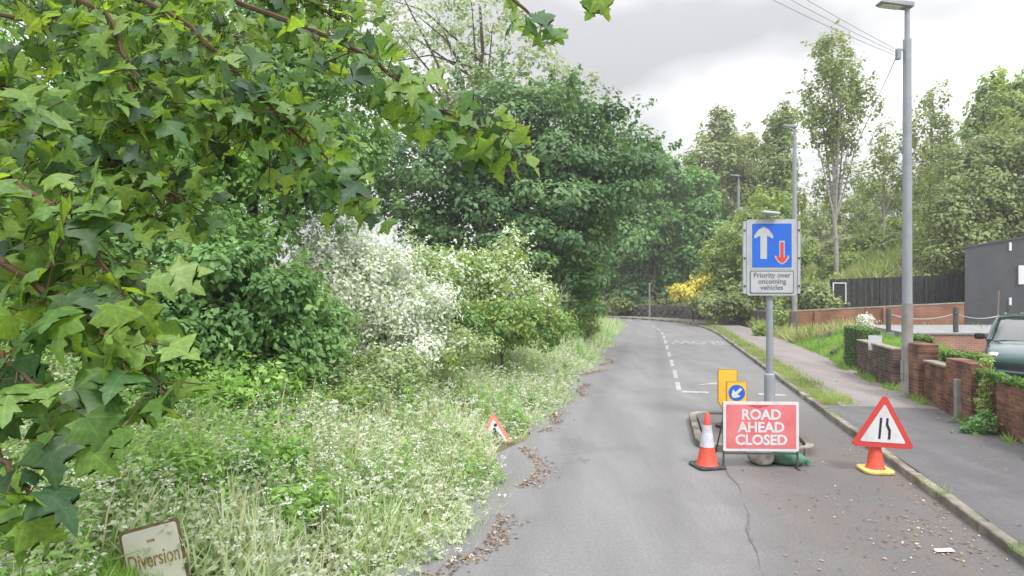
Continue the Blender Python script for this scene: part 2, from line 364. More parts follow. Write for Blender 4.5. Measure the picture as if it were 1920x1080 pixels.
xs = np.unique(np.concatenate([-np.geomspace(25, 900, 16)[::-1], np.arange(-25, 40.1, .5), np.geomspace(40, 900, 16)]))
ys = np.unique(np.concatenate([-np.geomspace(6, 300, 8)[::-1], np.arange(-6, 75, .5), np.geomspace(75, 1500, 18)]))
gx, gy = np.meshgrid(xs, ys); gz = ground_h(gx, gy); nx = len(xs)
mb = MB(); mb.v = list(zip(gx.ravel(), gy.ravel(), gz.ravel()))
mb.f = [(j * nx + i, j * nx + i + 1, (j + 1) * nx + i + 1, (j + 1) * nx + i) for j in range(len(ys) - 1) for i in range(nx - 1)]
mb.build('ground', M['soil'], smooth=True, kind='structure', label='overgrown earth verge and banks beside the road')

road = strip('road', -10, 85, lambda s: -2.3 + .12 * math.sin(s * 1.3) + .08 * math.sin(s * 3.1), 3.3, 0, M['road'], nt_=4, kind='structure', label='worn grey asphalt road bending left in the distance')
if 0: strip('road_patch', -10, 15.2, lambda s: 1.05 + .03 * math.sin(s * 2.2) + .015 * math.sin(7 * s), 3.3, .004, M['lane'], ds=.2, kind='structure', label='darker brown-stained asphalt lane in front of the signs')
strip('footpath', -10, 14.55, 3.42, 5.62, .1, M['path_dark'], kind='structure', label='dark asphalt footpath beside the brick garden walls')
strip('footpath', 14.55, 60, lambda s: 3.75 + .25 * min(1, (s - 14.55) / 5), lambda s: 5.75 if s < 24 else 5.9, .1, M['path_pink'], kind='structure', label='pinkish worn footpath leading towards the bend')
strip('grass_verge', 14.6, 62, 3.42, 4.05, .094, M['soil'], kind='structure', label='narrow grass verge between kerb and pink footpath')
mb = MB(); n_ = 60    # seam crack in the road
vv = []; rng = np.random.default_rng(5)
for s in np.linspace(4.2, 11.3, n_):
    t = .98 + .05 * math.sin(s * 1.7) + .02 * math.sin(s * 6) ; wd = max(.0, .002 + .013 * rng.random() * (math.sin(s * 2.9) + .6))
    vv += [rp(s, t - wd, .0085), rp(s, t + wd, .0085)]
mb.add(vv, [(2 * i, 2 * i + 1, 2 * i + 3, 2 * i + 2) for i in range(n_ - 1)])
mb.build('road_seam', mat('dark_seam', (.10, .095, .09), .95, (.15, .145, .14), 9, 5), kind='structure', label='dark open seam running along the road surface')

# kerb stones
kerb = empty('kerb', (0, 0, 0), label='row of weathered concrete kerb stones along the footpath', kind='structure')
km = MB().box((0, 0, 0), (.125, .895, .25)).mesh('kerb_stone', M['kerb'], bevel=.012)
rng = np.random.default_rng(2)
for i in range(64):
    s = -1.5 + i * .915
    a = np.array(rp(s, 3.36)); b = np.array(rp(s + .9, 3.36)); c = (a + b) / 2; q = b - a
    o = bpy.data.objects.new('kerb_stone', km); link(o, kerb)
    o.location = (c[0], c[1], -.02 + rng.normal(0, .006)); o.rotation_euler = (rng.normal(0, .006), rng.normal(0, .02), math.atan2(-q[0], q[1]) + rng.normal(0, .006))
# traffic island (kerbed build-out)
isl = empty('traffic_island', (*rp(11.8, 1.5)[:2], 0), -head, label='low kerbed traffic island behind the red road sign', cat='island')
IS0, IS1, IT0, IT1 = -1.35, 1.35, -.82, .85
MB().slab(rrect(IT0 + .1, IT1 - .1, IS0 + .1, IS1 - .1, .25), -.03, .085).build('island_surface', M['lane'], isl)
ring = rrect(IT0, IT1, IS0, IS1, .35, 3); per = []
for i in range(len(ring)):
    a = Vector(ring[i]); b = Vector(ring[(i + 1) % len(ring)]); n = max(1, round((b - a).length / .6))
    for j in range(n): per.append((a.lerp(b, j / n), a.lerp(b, (j + 1) / n)))
for a, b in per:
    ln = (b - a).length
    o = MB().box((0, 0, 0), (ln - .008, .12, .2)).build('kerb_stone', M['kerb'], isl, bevel=.01)
    c = (a + b) / 2; o.location = (c.x, c.y, .02); o.rotation_euler = (0, 0, math.atan2(b.y - a.y, b.x - a.x))

# road markings
def marking(name, poly, m, label, z=.0085):
    mb = MB(); mb.add([rp(s, t, z) for s, t in poly], [tuple(range(len(poly)))]); return mb.build(name, m, kind='structure', label=label)
def quadmark(s0, s1, t0, t1, m, label, z=.0085): return marking('road_marking', [(s0, t0), (s0, t1), (s1, t1), (s1, t0)], m, label, z)
ORD = ['first', 'second', 'third', 'fourth', 'fifth', 'sixth', 'seventh', 'eighth', 'ninth', 'tenth', 'eleventh']
for i in range(9):
    s = 18.6 + i * 2.9; tt = .55 - .03 * i
    quadmark(s, s + 1.9, tt - .05, tt + .06, M['white_paint'], 'white centre line dash, %s from the dashed stop line' % ORD[i], .0045)
quadmark(16.4, 17.9, .5, .62, M['white_paint'], 'white line corner at the left end of the stop line', .0045)
for i, (a, b) in enumerate(((.62, 1.25), (1.55, 2.1), (2.4, 3.0))):
    quadmark(16.15, 16.4, a, b, M['white_paint'], '%s white dash across the lane counted from the centre line' % ORD[i], .0045)
marking('road_marking', [(17.4, 1.0), (17.9, 1.9), (18.6, 2.0), (18.0, 1.5)], M['white_paint'], 'white arrow head painted behind the yellow signs', .0045)
for s0, e in ((32, .0),):
    c = rp(s0, 1.9, .006)
    o = text_part('SLOW', 1.0, c, M['worn_paint'], None, .02, (0, 0, math.pi - head), name='slow_marking', depth=0)
    o.scale = (.85, 2.6, 1); tag(o, 'worn white word painted on the road before the bend', None, None, 'structure')

# ------------------------------------------------------------------ brick garden walls
BK = {m: MB().box((0, 0, 0), (.215, .215, .065)).mesh('brick', M[m], bevel=.005) for m in ('brick', 'brickd')}
rng = np.random.default_rng(7)
def brick_wall(name, label, s0, s1, h, m='brick', z0=.06, t=5.72, cop=None, thick=.215, cat='wall', courses_cap=None):
    length = s1 - s0; base = rp((s0 + s1) / 2, t)
    e = empty(name, (base[0], base[1], z0), -head + math.pi / 2, label=label, cat=cat)   # local x runs towards the camera side, -s
    e.rotation_euler = (0, 0, math.atan2(-D[1], -D[0]))
    nc = int(round(h / .075)); nb = max(1, int(round(length / .225))); bl = length / nb
    MB().box((0, 0, nc * .075 / 2 - .004), (length - .02, thick - .016, nc * .075 - .012)).build('mortar_core', M['mortar'], e)
    for c in range(nc):
        off = (c % 2) * bl / 2; x = -length / 2 - off
        while x < length / 2 - .02:
            a, b = max(x, -length / 2), min(x + bl, length / 2); x += bl
            if b - a < .03: continue
            o = bpy.data.objects.new('brick', BK[m]); link(o, e)
            o.location = ((a + b) / 2, rng.normal(0, .002), c * .075 + .0375); o.scale = ((b - a - .01) / .215, thick / .215, 1)
            o.rotation_euler = (0, 0, rng.normal(0, .004))
    if cop:
        k = max(1, round(length / .6))
        for i in range(k):
            o = MB().box((0, 0, 0), (length / k - .008, thick + .05, cop)).build('coping_stone', M['coping'], e, bevel=.008)
            o.location = (-length / 2 + (i + .5) * length / k, 0, nc * .075 + cop / 2 + .002)
    return e
brick_wall('garden_wall', 'red brick garden wall nearest the camera, running off the right edge', 8.2, 12.35, .9)
brick_wall('wall_link', 'short recessed brick wall overgrown with climber between pier and near wall', 12.42, 13.02, .9, t=5.8)
brick_wall('brick_pier', 'broad brick pier behind the grey marker post', 13.1, 14.15, 1.12, cop=None, thick=.33)
brick_wall('garden_wall', 'middle brick garden wall between the lamp post and the broad pier', 14.2, 15.35, .9, cop=.05)
brick_wall('gate_pier', 'tall brick gate pier right behind the tall lamp post', 15.4, 16.3, 1.27, thick=.4)
brick_wall('garden_wall', 'dark weathered brick wall with a white plate beside the grassy terraces', 17.2, 20.0, 1.0, m='brickd', cop=.05)
# white plate on that wall
o = MB().prism(rrect(-.16, .16, -.2, .2, .02), -.012, .012).build('wall_plate', M['white'], label='small white plate fixed on the dark garden wall', cat='plate')
q = P(1641, 643, 17.0); o.location = q; o.rotation_euler = (0, 0, -R(40))

# orange brick wall behind, with piers; raised pad; fence; building
def flat_wall(name, label, a, b, z0a, z0b, zt_a, zt_b, th, m, parent=None, cat='wall'):
    a = Vector(a); b = Vector(b); d = (b - a).normalized(); n = Vector((-d.y, d.x)) * th / 2
    vv = []
    for q, z0, z1 in ((a, z0a, zt_a), (b, z0b, zt_b)):
        for sgn in (-1, 1):
            for z in (z0, z1): vv.append((q.x + n.x * sgn, q.y + n.y * sgn, z))
    mb = MB().add(vv, [(0, 1, 3, 2), (4, 6, 7, 5), (0, 4, 5, 1), (2, 3, 7, 6), (1, 5, 7, 3), (0, 2, 6, 4)])
    return mb.build(name, m, parent, **(dict(label=label, cat=cat) if parent is None else {}))
def brickmat(name, c1, c2, mort, rot):
    m = bpy.data.materials.new(name); m.use_nodes = True; t = m.node_tree; nn = t.nodes
    g = nn.new('ShaderNodeNewGeometry'); mpn = nn.new('ShaderNodeMapping'); mpn.vector_type = 'TEXTURE'; mpn.inputs['Rotation'].default_value = (R(90), 0, rot)
    t.links.new(g.outputs['Position'], mpn.inputs[0])
    b = nn.new('ShaderNodeTexBrick'); t.links.new(mpn.outputs[0], b.inputs[0])
    b.inputs['Color1'].default_value = (*c1, 1); b.inputs['Color2'].default_value = (*c2, 1); b.inputs['Mortar'].default_value = (*mort, 1)
    b.inputs['Scale'].default_value = 1; b.inputs['Brick Width'].default_value = .225; b.inputs['Row Height'].default_value = .075; b.inputs['Mortar Size'].default_value = .01
    ns_ = nn.new('ShaderNodeTexNoise'); ns_.inputs['Scale'].default_value = 1.3; ns_.inputs['Detail'].default_value = 6; t.links.new(g.outputs['Position'], ns_.inputs['Vector'])
    r = nn.new('ShaderNodeValToRGB'); r.color_ramp.elements[0].position = .35; r.color_ramp.elements[1].position = .7
    r.color_ramp.elements[0].color = (.75, .72, .7, 1); r.color_ramp.elements[1].color = (1.2, 1.2, 1.2, 1); t.links.new(ns_.outputs[0], r.inputs[0])
    mm = nn.new('ShaderNodeMix'); mm.data_type = 'RGBA'; mm.blend_type = 'MULTIPLY'; mm.inputs[0].default_value = 1
    t.links.new(b.outputs[0], mm.inputs[6]); t.links.new(r.outputs[0], mm.inputs[7]); t.links.new(mm.outputs[2], nn['Principled BSDF'].inputs['Base Color'])
    nn['Principled BSDF'].inputs['Roughness'].default_value = .9
    return m
W0, W1 = Vector((14.15, 32.2)), Vector((21.3, 30.2)); wrot = math.atan2(W1.y - W0.y, W1.x - W0.x)
M['brick_far'] = brickmat('orange_brick', (.33, .13, .07), (.26, .10, .06), (.26, .19, .14), wrot)
M['brick_pad'] = brickmat('pink_brick', (.33, .16, .11), (.27, .12, .085), (.33, .26, .22), 0)
e = empty('boundary_wall', (W0.x, W0.y, 0), label='long orange brick wall below the black fence', cat='wall')
def child(o, e):
    o.parent = e; o.matrix_parent_inverse = e.matrix_basis.inverted(); return o
child(flat_wall('brickwork', '', W0, W1, -.1, -.1, 1.36, 1.82, .22, M['brick_far'], e), e)
child(flat_wall('coping', '', W0, W1, 1.363, 1.823, 1.42, 1.88, .27, M['coping'], e), e)
for f, h in ((.0, 1.40), (.14, 1.41), (.55, 1.65)):
    q = W0.lerp(W1, f); o = MB().box((q.x, q.y - .04, h / 2 - .05), (.3, .3, h)).build('pier', M['brick_far'] if f else M['stone'], e); child(o, e)
e = empty('parking_terrace', (19, 24, 0), label='raised pale concrete terrace held by a pinkish brick retaining wall', cat='terrace')
child(MB().slab([(14.9, 24.1), (34, 24.1), (34, 29.7), (16.4, 29.7)], .0, .84).build('slab', M['concrete'], e), e)
child(MB().box((24.4, 24.0, .39), (19.1, .19, .82)).build('retaining_wall', M['brick_pad'], e), e)
for i in range(24):
    o = MB().box((0, 0, 0), (.78, .3, .07)).build('coping_stone', M['concrete'], e, bevel=.008); child(o, e); o.location = Vector((15.3 + i * .8, 24.0, .842)) 
for o in e.children:
    if o.name.startswith('coping_stone'): o.matrix_parent_inverse = e.matrix_basis.inverted()
BOLL = []
for i, (u, v0, v1, Z, lab) in enumerate(((1666, 590, 618, 25.5, 'black bollard left of the tall lamp post on the terrace edge'), (1792, 577, 626, 24.3, 'black bollard right of the tall lamp post on the terrace edge'), (1892, 572, 625, 24.3, 'black bollard above the teal car bonnet'))):
    q = P(u, v1, Z); hgt = (v1 - v0) / F * Z; q.z = .84 if i != 0 else q.z
    b = empty('bollard', q, label=lab, cat='bollard', group='black bollards on the terrace')
    hgt = max(hgt, .85)
    MB().lathe([(.09, -.1), (.09, hgt - .06), (.075, hgt)], 12).build('post', M['darkmetal'], b)
    MB().lathe([(.1, 0), (.1, .05), (.09, .06)], 12, (0, 0, hgt * .72)).build('collar', M['darkmetal'], b)
    if i == 0: MB().box((0, 0, -.45), (.3, .3, .7)).build('footing', M['concrete'], b)
    BOLL.append(q + Vector((0, 0, hgt * .75)))
def sag(a, b, s, n=14): return [Vector(a).lerp(Vector(b), i / n) - Vector((0, 0, s * 4 * (i / n) * (1 - i / n))) for i in range(n + 1)]
for a, b, lab in ((0, 1, 'pale chain slung between the bollards behind the lamp post'), (1, 2, 'pale chain slung to the bollard above the car')):
    MB().tube(sag(BOLL[a], BOLL[b], .22), .014, 6).build('chain', M['chrome'], label=lab, cat='chain')
# marker pole on lawn
MB().tube([P(1870, 612, 29), P(1873, 545, 29)], .035, 6).build('marker_pole', mat('old_wood', (.2, .16, .09), .9), label='thin wooden pole on the lawn before the dark building', cat='pole')
# black fence
e = empty('black_fence', (18, 33.5, 0), label='black timber fence of upright boards above the orange wall', cat='fence')
fa, fb = P(1556, 545, 35.0), P(1815, 545, 33.0)
nb = 44
for i in range(nb):
    f = (i + .5) / nb; q = fa.lerp(fb, f)
    zt = CH + (540 - (524 - 10 * f)) / F * q.y; zb = CH + (540 - 592) / F * q.y
    o = MB().box((q.x, q.y + (i % 2) * .015, (zt + zb) / 2 + .02 * math.sin(i * 2.3)), ((fb - fa).length / nb - .008, .03, zt - zb)).build('board', M['blackwood'], e); child(o, e)
for f in (.02, .38, .7, .98):
    q = fa.lerp(fb, f); o = MB().box((q.x, q.y - .06, 1.9), (.12, .1, 2.3)).build('fence_post', M['blackwood'], e); child(o, e)
e = empty('notice_frame', P(1574, 570, 34.5), label='empty white rectangular frame fixed to the black fence', cat='frame')
for c, d in (((0, 0, 0.02), (.72, .05, .05)), ((0, 0, 1.13), (.72, .05, .05)), ((-.335, 0, .575), (.05, .05, 1.06)), ((.335, 0, .575), (.05, .05, 1.06))):
    MB().box(c, d).build('frame_bar', M['window'], e)
MB().box((0, .03, .575), (.62, .015, 1.06)).build('panel', M['blackwood'], e)
# dark building
e = empty('dark_building', P(1860, 605, 33), label='dark grey rendered outbuilding with sloping roof at the right edge', cat='building')
bl, br = P(1810, 607, 33), P(2150, 560, 29)
def bq(u, v, Z): return P(u, v, Z)
x0, x1 = 22.5, br.x
pts = [(x0, 31.8, .7), (x1, 29.5, .7), (x1 + 3, 38, .7), (x0 + 5, 38, .7)]
tops = [4.55, 5.75, 5.75, 4.55]
mb = MB().add(pts + [(a, b, t) for (a, b, c), t in zip(pts, tops)], [(0, 1, 5, 4), (1, 2, 6, 5), (2, 3, 7, 6), (3, 0, 4, 7), (0, 3, 2, 1), (4, 5, 6, 7)])
child(mb.build('wall', M['cladding'], e), e)
cap = MB()
for (a_, t_), (c_, u_) in zip([(pts[k], tops[k]) for k in range(4)], [(pts[(k + 1) % 4], tops[(k + 1) % 4]) for k in range(4)]):
    cap.tube([(a_[0], a_[1], t_ + .03), (c_[0], c_[1], u_ + .03)], .06, 4)
child(cap.build('parapet_trim', M['cladding'], e), e)
def onwall(u):   # point on the front face seen at column u
    k = (u - 960) / F; a = Vector(pts[0]); b = Vector(pts[1]); f = (k * a.y - a.x) / ((b.x - a.x) - k * (b.y - a.y)); return a.lerp(b, f)
for nm, u, v0, v1, wd in (('window', 1914, 498, 533, .28), ('vent', 1893, 455, 470, .1), ('vent', 1893, 558, 574, .1)):
    q = onwall(u); za, zb = CH + (540 - v1) / F * q.y, CH + (540 - v0) / F * q.y
    o = MB().box((q.x, q.y - .035, (za + zb) / 2), (wd, .06, zb - za)).build(nm, M['window'], e); child(o, e)
    if nm == 'window':
        g_ = MB().box((q.x, q.y - .068, (za + zb) / 2), (wd - .08, .01, zb - za - .1)).build('pane', mat('pale_blind', (.62, .62, .66), .3), e); child(g_, e)

# grassy terraces with dark sleepers
# (grass itself is added with the vegetation)
TERR = []
for i, (ua, va, ub, vb, Z0, Z1, th) in enumerate(((1535, 648, 1556, 628, 26.0, 27.5, .32), (1560, 662, 1630, 622, 22.5, 25.0, .12), (1592, 682, 1610, 668, 20.6, 21.2, .12))):
    a, b = P(ua, va, Z0), P(ub, vb, Z1)
    d = (b - a); mb = MB()
    o = MB().box((0, 0, 0), (d.length, .14, th)).build('sleeper', M['sleeper'], bevel=.01, label=['dark thick sleeper end at the top of the grassy terrace', 'long dark timber edge across the middle of the grassy terrace', 'short dark timber edge beside the dark brick wall'][i], cat='sleeper', group='timber edges on the terrace')
    o.location = (a + b) / 2; o.rotation_euler = (0, -math.asin(d.z / d.length), math.atan2(d.y, d.x))

# stone wall at the bend
e = empty('stone_wall', (*rp(50, 7)[:2], 0), label='old dark rubble stone wall at the outside of the bend', cat='wall')
rng = np.random.default_rng(11)
for s in np.arange(38, 66, .42):
    for c in range(5):
        q = rp(s + (c % 2) * .2 + rng.normal(0, .03), 6.6 + rng.normal(0, .03)); h = np.interp(s, SS, HD)
        if q[1] < 44 : continue
        sz = (.44 + rng.normal(0, .05), .34, .25 + rng.normal(0, .025))
        if 'sm_' not in globals(): sm_ = MB().box((0, 0, 0), (1, 1, 1)).mesh('stone', M['stone'], bevel=.1)
        if len(e.children) >= 300: break
        o = bpy.data.objects.new('stone', sm_); link(o, e); o.matrix_parent_inverse = e.matrix_basis.inverted()
        o.location = (q[0], q[1], float(ground_h(q[0], q[1])) + .1 + c * .24); o.scale = sz; o.rotation_euler = (rng.normal(0, .05), rng.normal(0, .05), -h + math.pi / 2 + rng.normal(0, .05))

cv = []; ns_ = 60
for s in np.linspace(38.5, 65, ns_):
    for tt in (6.5, 6.7):
        q = rp(s, tt); g0 = float(ground_h(q[0], q[1])); cv += [(q[0], q[1], g0 - .1), (q[0], q[1], g0 + 1.12)]
child(MB().add(cv, [f for i in range(ns_ - 1) for k in (4 * i,) for f in ((k, k + 4, k + 5, k + 1), (k + 2, k + 3, k + 7, k + 6), (k + 1, k + 5, k + 7, k + 3))]).build('mortar_core', mat('dark_mortar', (.09, .08, .07), .95, (.05, .045, .04), 4, 5), e), e)

# ------------------------------------------------------------------ lamp posts, sign post, signs
def lamp_post(loc, H, label, low=2.1, arm=.66, group='street lamps', r0=.115, face=math.pi):
    e = empty('lamp_post', loc, label=label, cat='lamp post', group=group)
    MB().lathe([(r0 + .012, -.15), (r0 + .012, .05), (r0, .07), (r0, low)], 18).build('base_column', M['galv_low'], e, True)
    MB().lathe([(r0 - .012, low), (r0 - .03, H - .75)], 18).build('shaft', M['galv'], e, True)
    MB().lathe([(.055, H - .76), (.05, H)], 14).build('spigot', M['galv'], e, True)
    MB().box((-r0 - .002, 0, .6), (.012, .11, .45)).build('access_door', M['galv_low'], e, bevel=.004)
    hd_ = MB(); pr = [(.09, -.02), (.09, .09), (-.1, .11), (-arm + .05, .11), (-arm, .09), (-arm + .02, .05), (-.15, .0)]
    hd_.prism(pr, -.13, .13); ho = hd_.build('lantern', M['galv'], e, bevel=.012); ho.location = (0, 0, H - .03); ho.rotation_euler = (0, R(2), 0)
    MB().lathe([(.04, 0), (.04, .07), (.03, .08)], 10, (-.12, 0, H + .07)).build('photocell', M['galv_low'], e)
    MB().prism([(-.16, -.004), (-arm + .06, .046), (-arm + .06, .04), (-.16, -.012)], -.1, .1).build('diffuser', M['lens'], e, loc=(0, 0, H - .03))
    return e
LP = P(1701, 752, 14.43); LP.z = .1
lamp = lamp_post(LP, 8.8, 'tall grey lamp post standing in front of the brick gate pier')
o = MB().box((-.2, 0, 7.72), (.09, .1, .24)).build('cable_bracket', M['galv'], lamp, bevel=.006); MB().box((-.12, 0, 7.82), (.1, .03, .03)).build('bracket_arm', M['galv_low'], lamp)
q = P(1490, 632, 33); q.z = .1
lamp_post(q, CH + (540 - 238) / F * 33 - .1, 'middle grey lamp post seen just behind the blue priority sign', low=4.2, group='street lamps', r0=.13)
q = P(1385, 570, 52); q.z = float(ground_h(q.x, q.y)); 
lamp_post(q, CH + (540 - 330) / F * 52 - q.z, 'farthest grey lamp post rising from the bank shrubs', low=3.2, r0=.13, arm=.75)
q = rp(46.5, 6.0); 
MB().lathe([(.07, -.1), (.07, 2.9), (.05, 2.95)], 10).build('marker_post', M['galv_low'], loc=(P(1218, 595, 52).x, 52, 0), label='thin grey post in front of the far stone wall', cat='post')
# cables
TP = Vector((-6.6, 3.6, 0))
e = empty('telegraph_pole', TP, label='brown wooden telegraph pole left of the road', cat='pole')
MB().tube([(0, 0, -.3), (0, 0, 10)], [.15, .11], 12).build('pole', M['bark'], e); MB().box((0, 0, 9.6), (.9, .1, .1)).build('crossarm', M['bark'], e)
br_ = LP + Vector((-.25, 0, 7.75))
for i in range(3):
    MB().tube(sag(br_ + Vector((0, 0, .08 - .07 * i)), TP + Vector((.4 - .4 * i, 0, 9.65 + .0 * i)), .35 + .1 * i, 20), .0055, 5).build('cable', M['wire'], label='%s of three thin grey cables rising left from the lamp post' % ('upper', 'middle', 'lower')[i].replace('upper', 'highest').replace('lower', 'lowest'), cat='cable', group='overhead cables')
MB().tube(sag(br_ + Vector((0, 0, -.1)), P(1600, 225, 41), .6, 16), .009, 5).build('cable', M['wire'], label='pale cable dropping from the lamp post towards the birch', cat='cable', group='overhead cables')

# priority sign
ip = Vector(P(1443, 790, 11.6)); 
e = empty('priority_sign', (ip.x, ip.y, .085), R(-4), label='blue priority sign with white and red arrows on a grey post', cat='road sign')
MB().lathe([(.095, -.05), (.095, .86), (.088, .9), (.062, .92), (.058, 3.72)], 18).build('post', M['galv'], e, True)
MB().prism(rrect(-.44, .44, 2.33, 3.70, .05), -.115, -.09).build('backing_board', M['alu'], e)
bx_ = MB(); MB().box((.475, -.09, 3.015), (.05, .06, 1.3)).build('side_rail', M['alu'], e); MB().box((-.475, -.09, 3.015), (.05, .06, 1.3)).build('side_rail', M['alu'], e)
for z in (2.5, 3.0, 3.5):
    for x in (-.475, .475): MB().box((x, -.123, z), (.035, .012, .035)).build('clip', M['darkmetal'], e)
MB().prism(rrect(-.375, .375, 2.80, 3.655, .03), -.120, -.1155).build('upper_border', M['signgrey'], e)
MB().prism(rrect(-.345, .345, 2.835, 3.62, .015), -.126, -.1205).build('blue_panel', M['blue'], e)
def arrow(cx, z0, z1, w_, hw, hh, up=True, lip=.06):
    pts_ = [(-w_, 0), (w_, 0), (w_, 1 - hh + lip), (hw, 1 - hh - lip * .5), (hw, 1 - hh + lip * 1.1), (hw * .55, 1 - lip * 1.6), (0, 1), (-hw * .55, 1 - lip * 1.6), (-hw, 1 - hh + lip * 1.1), (-hw, 1 - hh - lip * .5), (-w_, 1 - hh + lip)]
    h = z1 - z0
    return [(cx + x, (z0 + y * h) if up else (z1 - y * h)) for x, y in (pts_ if up else pts_[::-1])]
MB().prism(arrow(-.145, 2.985, 3.565, .058, .165, .34), -.130, -.1265).build('white_arrow', M['signgrey'], e)
MB().prism(arrow(.175, 2.885, 3.31, .047, .125, .36, False), -.130, -.1265).build('arrow_outline', M['signgrey'], e)
MB().prism(arrow(.175, 2.91, 3.285, .028, .095, .33, False), -.134, -.1305).build('red_arrow', M['redband'], e)
MB().prism(rrect(-.385, .385, 2.365, 2.775, .03), -.120, -.1155).build('plate_border', M['grey_text'], e)
MB().prism(rrect(-.368, .368, 2.382, 2.758, .025), -.125, -.1205).build('text_plate', M['signgrey'], e)
for i, tx in enumerate(('Priority over', 'oncoming', 'vehicles')):
    text_part(tx, .125, (0, -.1275, 2.655 - i * .11), M['grey_text'], e, .0015, sx=1.0)
MB().box((0, -.06, 3.8), (.09, .12, .06)).build('lamp_bracket', M['galv'], e)
MB().box((-.05, -.2, 3.80), (.30, .16, .05), Matrix.Rotation(R(6), 3, 'Y')).build('sign_lamp', M['signgrey'], e, bevel=.015)

# yellow keep-left signs
def keep_left(u, vtop, Z, hgt, label, disc, zbase=.085):
    t = P(u, vtop, Z); e = empty('keep_left_sign', (t.x, t.y, zbase), R(-6), label=label, cat='road sign', group='yellow plates on the island')
    zt = t.z - zbase; w_ = .172; c = .09
    outl = [(-w_, zt), (-w_, zt - hgt + c * 1.5), (-w_ + c, zt - hgt), (w_ - c, zt - hgt), (w_, zt - hgt + c * 1.5), (w_, zt)][::-1]
    inn = [(x * .9, zt - .018 + (z - zt) * .952) for x, z in outl]
    MB().prism(outl, -.012, .012).build('edge_frame', M['yellow_edge'], e); MB().prism(inn, -.018, -.0125).build('yellow_face', M['yellow'], e)
    MB().tube([(0, .04, -.03), (0, .04, zt - .05)], .03, 10).build('post', M['darkmetal'], e)
    MB().lathe([(.2, 0), (.2, .05), (.06, .08)], 14, (0, .04, 0)).build('foot', M['rubber'], e)
    if disc:
        zc_ = zt - .19; k = [(.135 * math.cos(2 * math.pi * i / 28), zc_ + .135 * math.sin(2 * math.pi * i / 28)) for i in range(28)]
        MB().prism(k, -.023, -.0185).build('blue_disc', M['blue'], e)
        a = arrow(0, -.1, .105, .022, .075, .5); ca, sa = math.cos(R(135)), math.sin(R(135))
        MB().prism([(x * ca - z * sa, zc_ + x * sa + z * ca) for x, z in a], -.028, -.0235).build('white_arrow', M['white'], e)
    return e
keep_left(1364, 692, 11.3, .72, 'taller plain yellow plate behind the keep left sign', False)
keep_left(1381, 715, 10.75, .72, 'yellow plate with blue keep left disc behind the red sign', True)

# red sign
rs = P(1427, 880, 9.0); 
e = empty('road_closed_sign', (rs.x, rs.y, .005), R(-2), label='red ROAD AHEAD CLOSED sign on a low metal frame', cat='road sign')
MB().prism(rrect(-.525, .525, .25, .945, .012), .0, .014).build('sign_board', M['white'], e)
MB().prism(rrect(-.485, .485, .29, .905, .008), -.005, -.0005).build('red_face', M['red'], e)
MB().prism([(-.2, .899), (-.09, .862), (-.03, .85), (.02, .868), (.09, .88), (.12, .899)], -.0062, -.0052).build('scuff', mat('dark_red_scuff', (.38, .05, .06), .6, (.5, .1, .11), 12, 5), e)
for i, tx in enumerate(('ROAD', 'AHEAD', 'CLOSED')):
    text_part(tx, .198, (0, -.0075, .70 - i * .178), M['white'], e, .0065, sx=.98)
for x in (-.515, .515):
    MB().box((x, .025, .46), (.025, .02, .93)).build('leg', M['darkmetal'], e)
    MB().tube([(x, .04, .7), (x, .5, 0.0)], .011, 6).build('rear_leg', M['darkmetal'], e)
    MB().box((x, .02, .008), (.03, .16, .016)).build('foot', M['darkmetal'], e)
MB().box((0, .03, .21), (1.0, .018, .022)).build('cross_bar', M['darkmetal'], e)

def cone(loc, H, label, name='traffic_cone', base=None, sleeve=(.38, .78), group='traffic cones', r0=.135, r1=.028, bw=.21, rz=0.2):
    e = empty(name, loc, rz, label=label, cat='cone', group=group)
    r = lambda z: r0 + (r1 - r0) * (z - .04) / (H - .04)
    MB().slab(rrect(-bw, bw, -bw, bw, .08), 0, .035).build('base', base or M['rubber'], e, bevel=.008)
    za, zb = H * sleeve[0], H * sleeve[1]
    MB().lathe([(r0 + .025, .034), (r0 + .006, .06), (r(za), za), (r(zb), zb), (r(H - .01), H - .01), (r1 * .7, H)], 24).build('cone_body', M['orange'], e, True)
    if sleeve[1] > sleeve[0]: MB().lathe([(r(za) + .004, za), (r(zb) + .004, zb)], 24).build('reflective_sleeve', M['sleeve'], e, True)
    return e
c_ = P(1326, 875, 9.13); c_.z = .005; cone(c_, .76, 'orange traffic cone with white sleeve left of the red sign')
# narrowing sign on a cone
w_ = P(1641, 884, 8.9); w_.z = .005
e = empty('road_narrows_sign', w_, R(-4), label='red triangular road narrows sign standing on an orange cone by the kerb', cat='road sign')
MB().slab(rrect(-.2, .2, -.2, .2, .09), 0, .045).build('base', M['yellowbase'], e, bevel=.01)
MB().lathe([(.13, .045), (.115, .07), (.075, .33), (.07, .36)], 22).build('cone_body', M['orange'], e, True)
MB().lathe([(.074, .361), (.07, .42)], 22).build('collar', M['sleeve'], e, True)
def tri(sz, zc_, r):
    out = []; cs_ = [(-sz / 2, -sz * .2887), (sz / 2, -sz * .2887), (0, sz * .5774)]
    ins = [(-sz / 2 + r * 1.732, -sz * .2887 + r), (sz / 2 - r * 1.732, -sz * .2887 + r), (0, sz * .5774 - 2 * r)]
    for (cx, cz), a0 in zip(ins, (150, 270, 30)):
        out += [(cx + r * math.cos(R(a0 + 120 * i / 6)), zc_ + cz + r * math.sin(R(a0 + 120 * i / 6))) for i in range(7)]
    return out
sg = empty('tmp'); bpy.data.objects.remove(sg)
TZ = .35 + .255
face = bpy.data.objects.new('sign_plate', MB().prism(tri(.86, TZ, .04), -.1, -.085).mesh('sign_plate', M['redband'])); link(face, e)
tilt = Matrix.Rotation(R(3), 4, 'Y'); face.matrix_basis = Matrix.Translation((.02, -.02, 0)) @ tilt
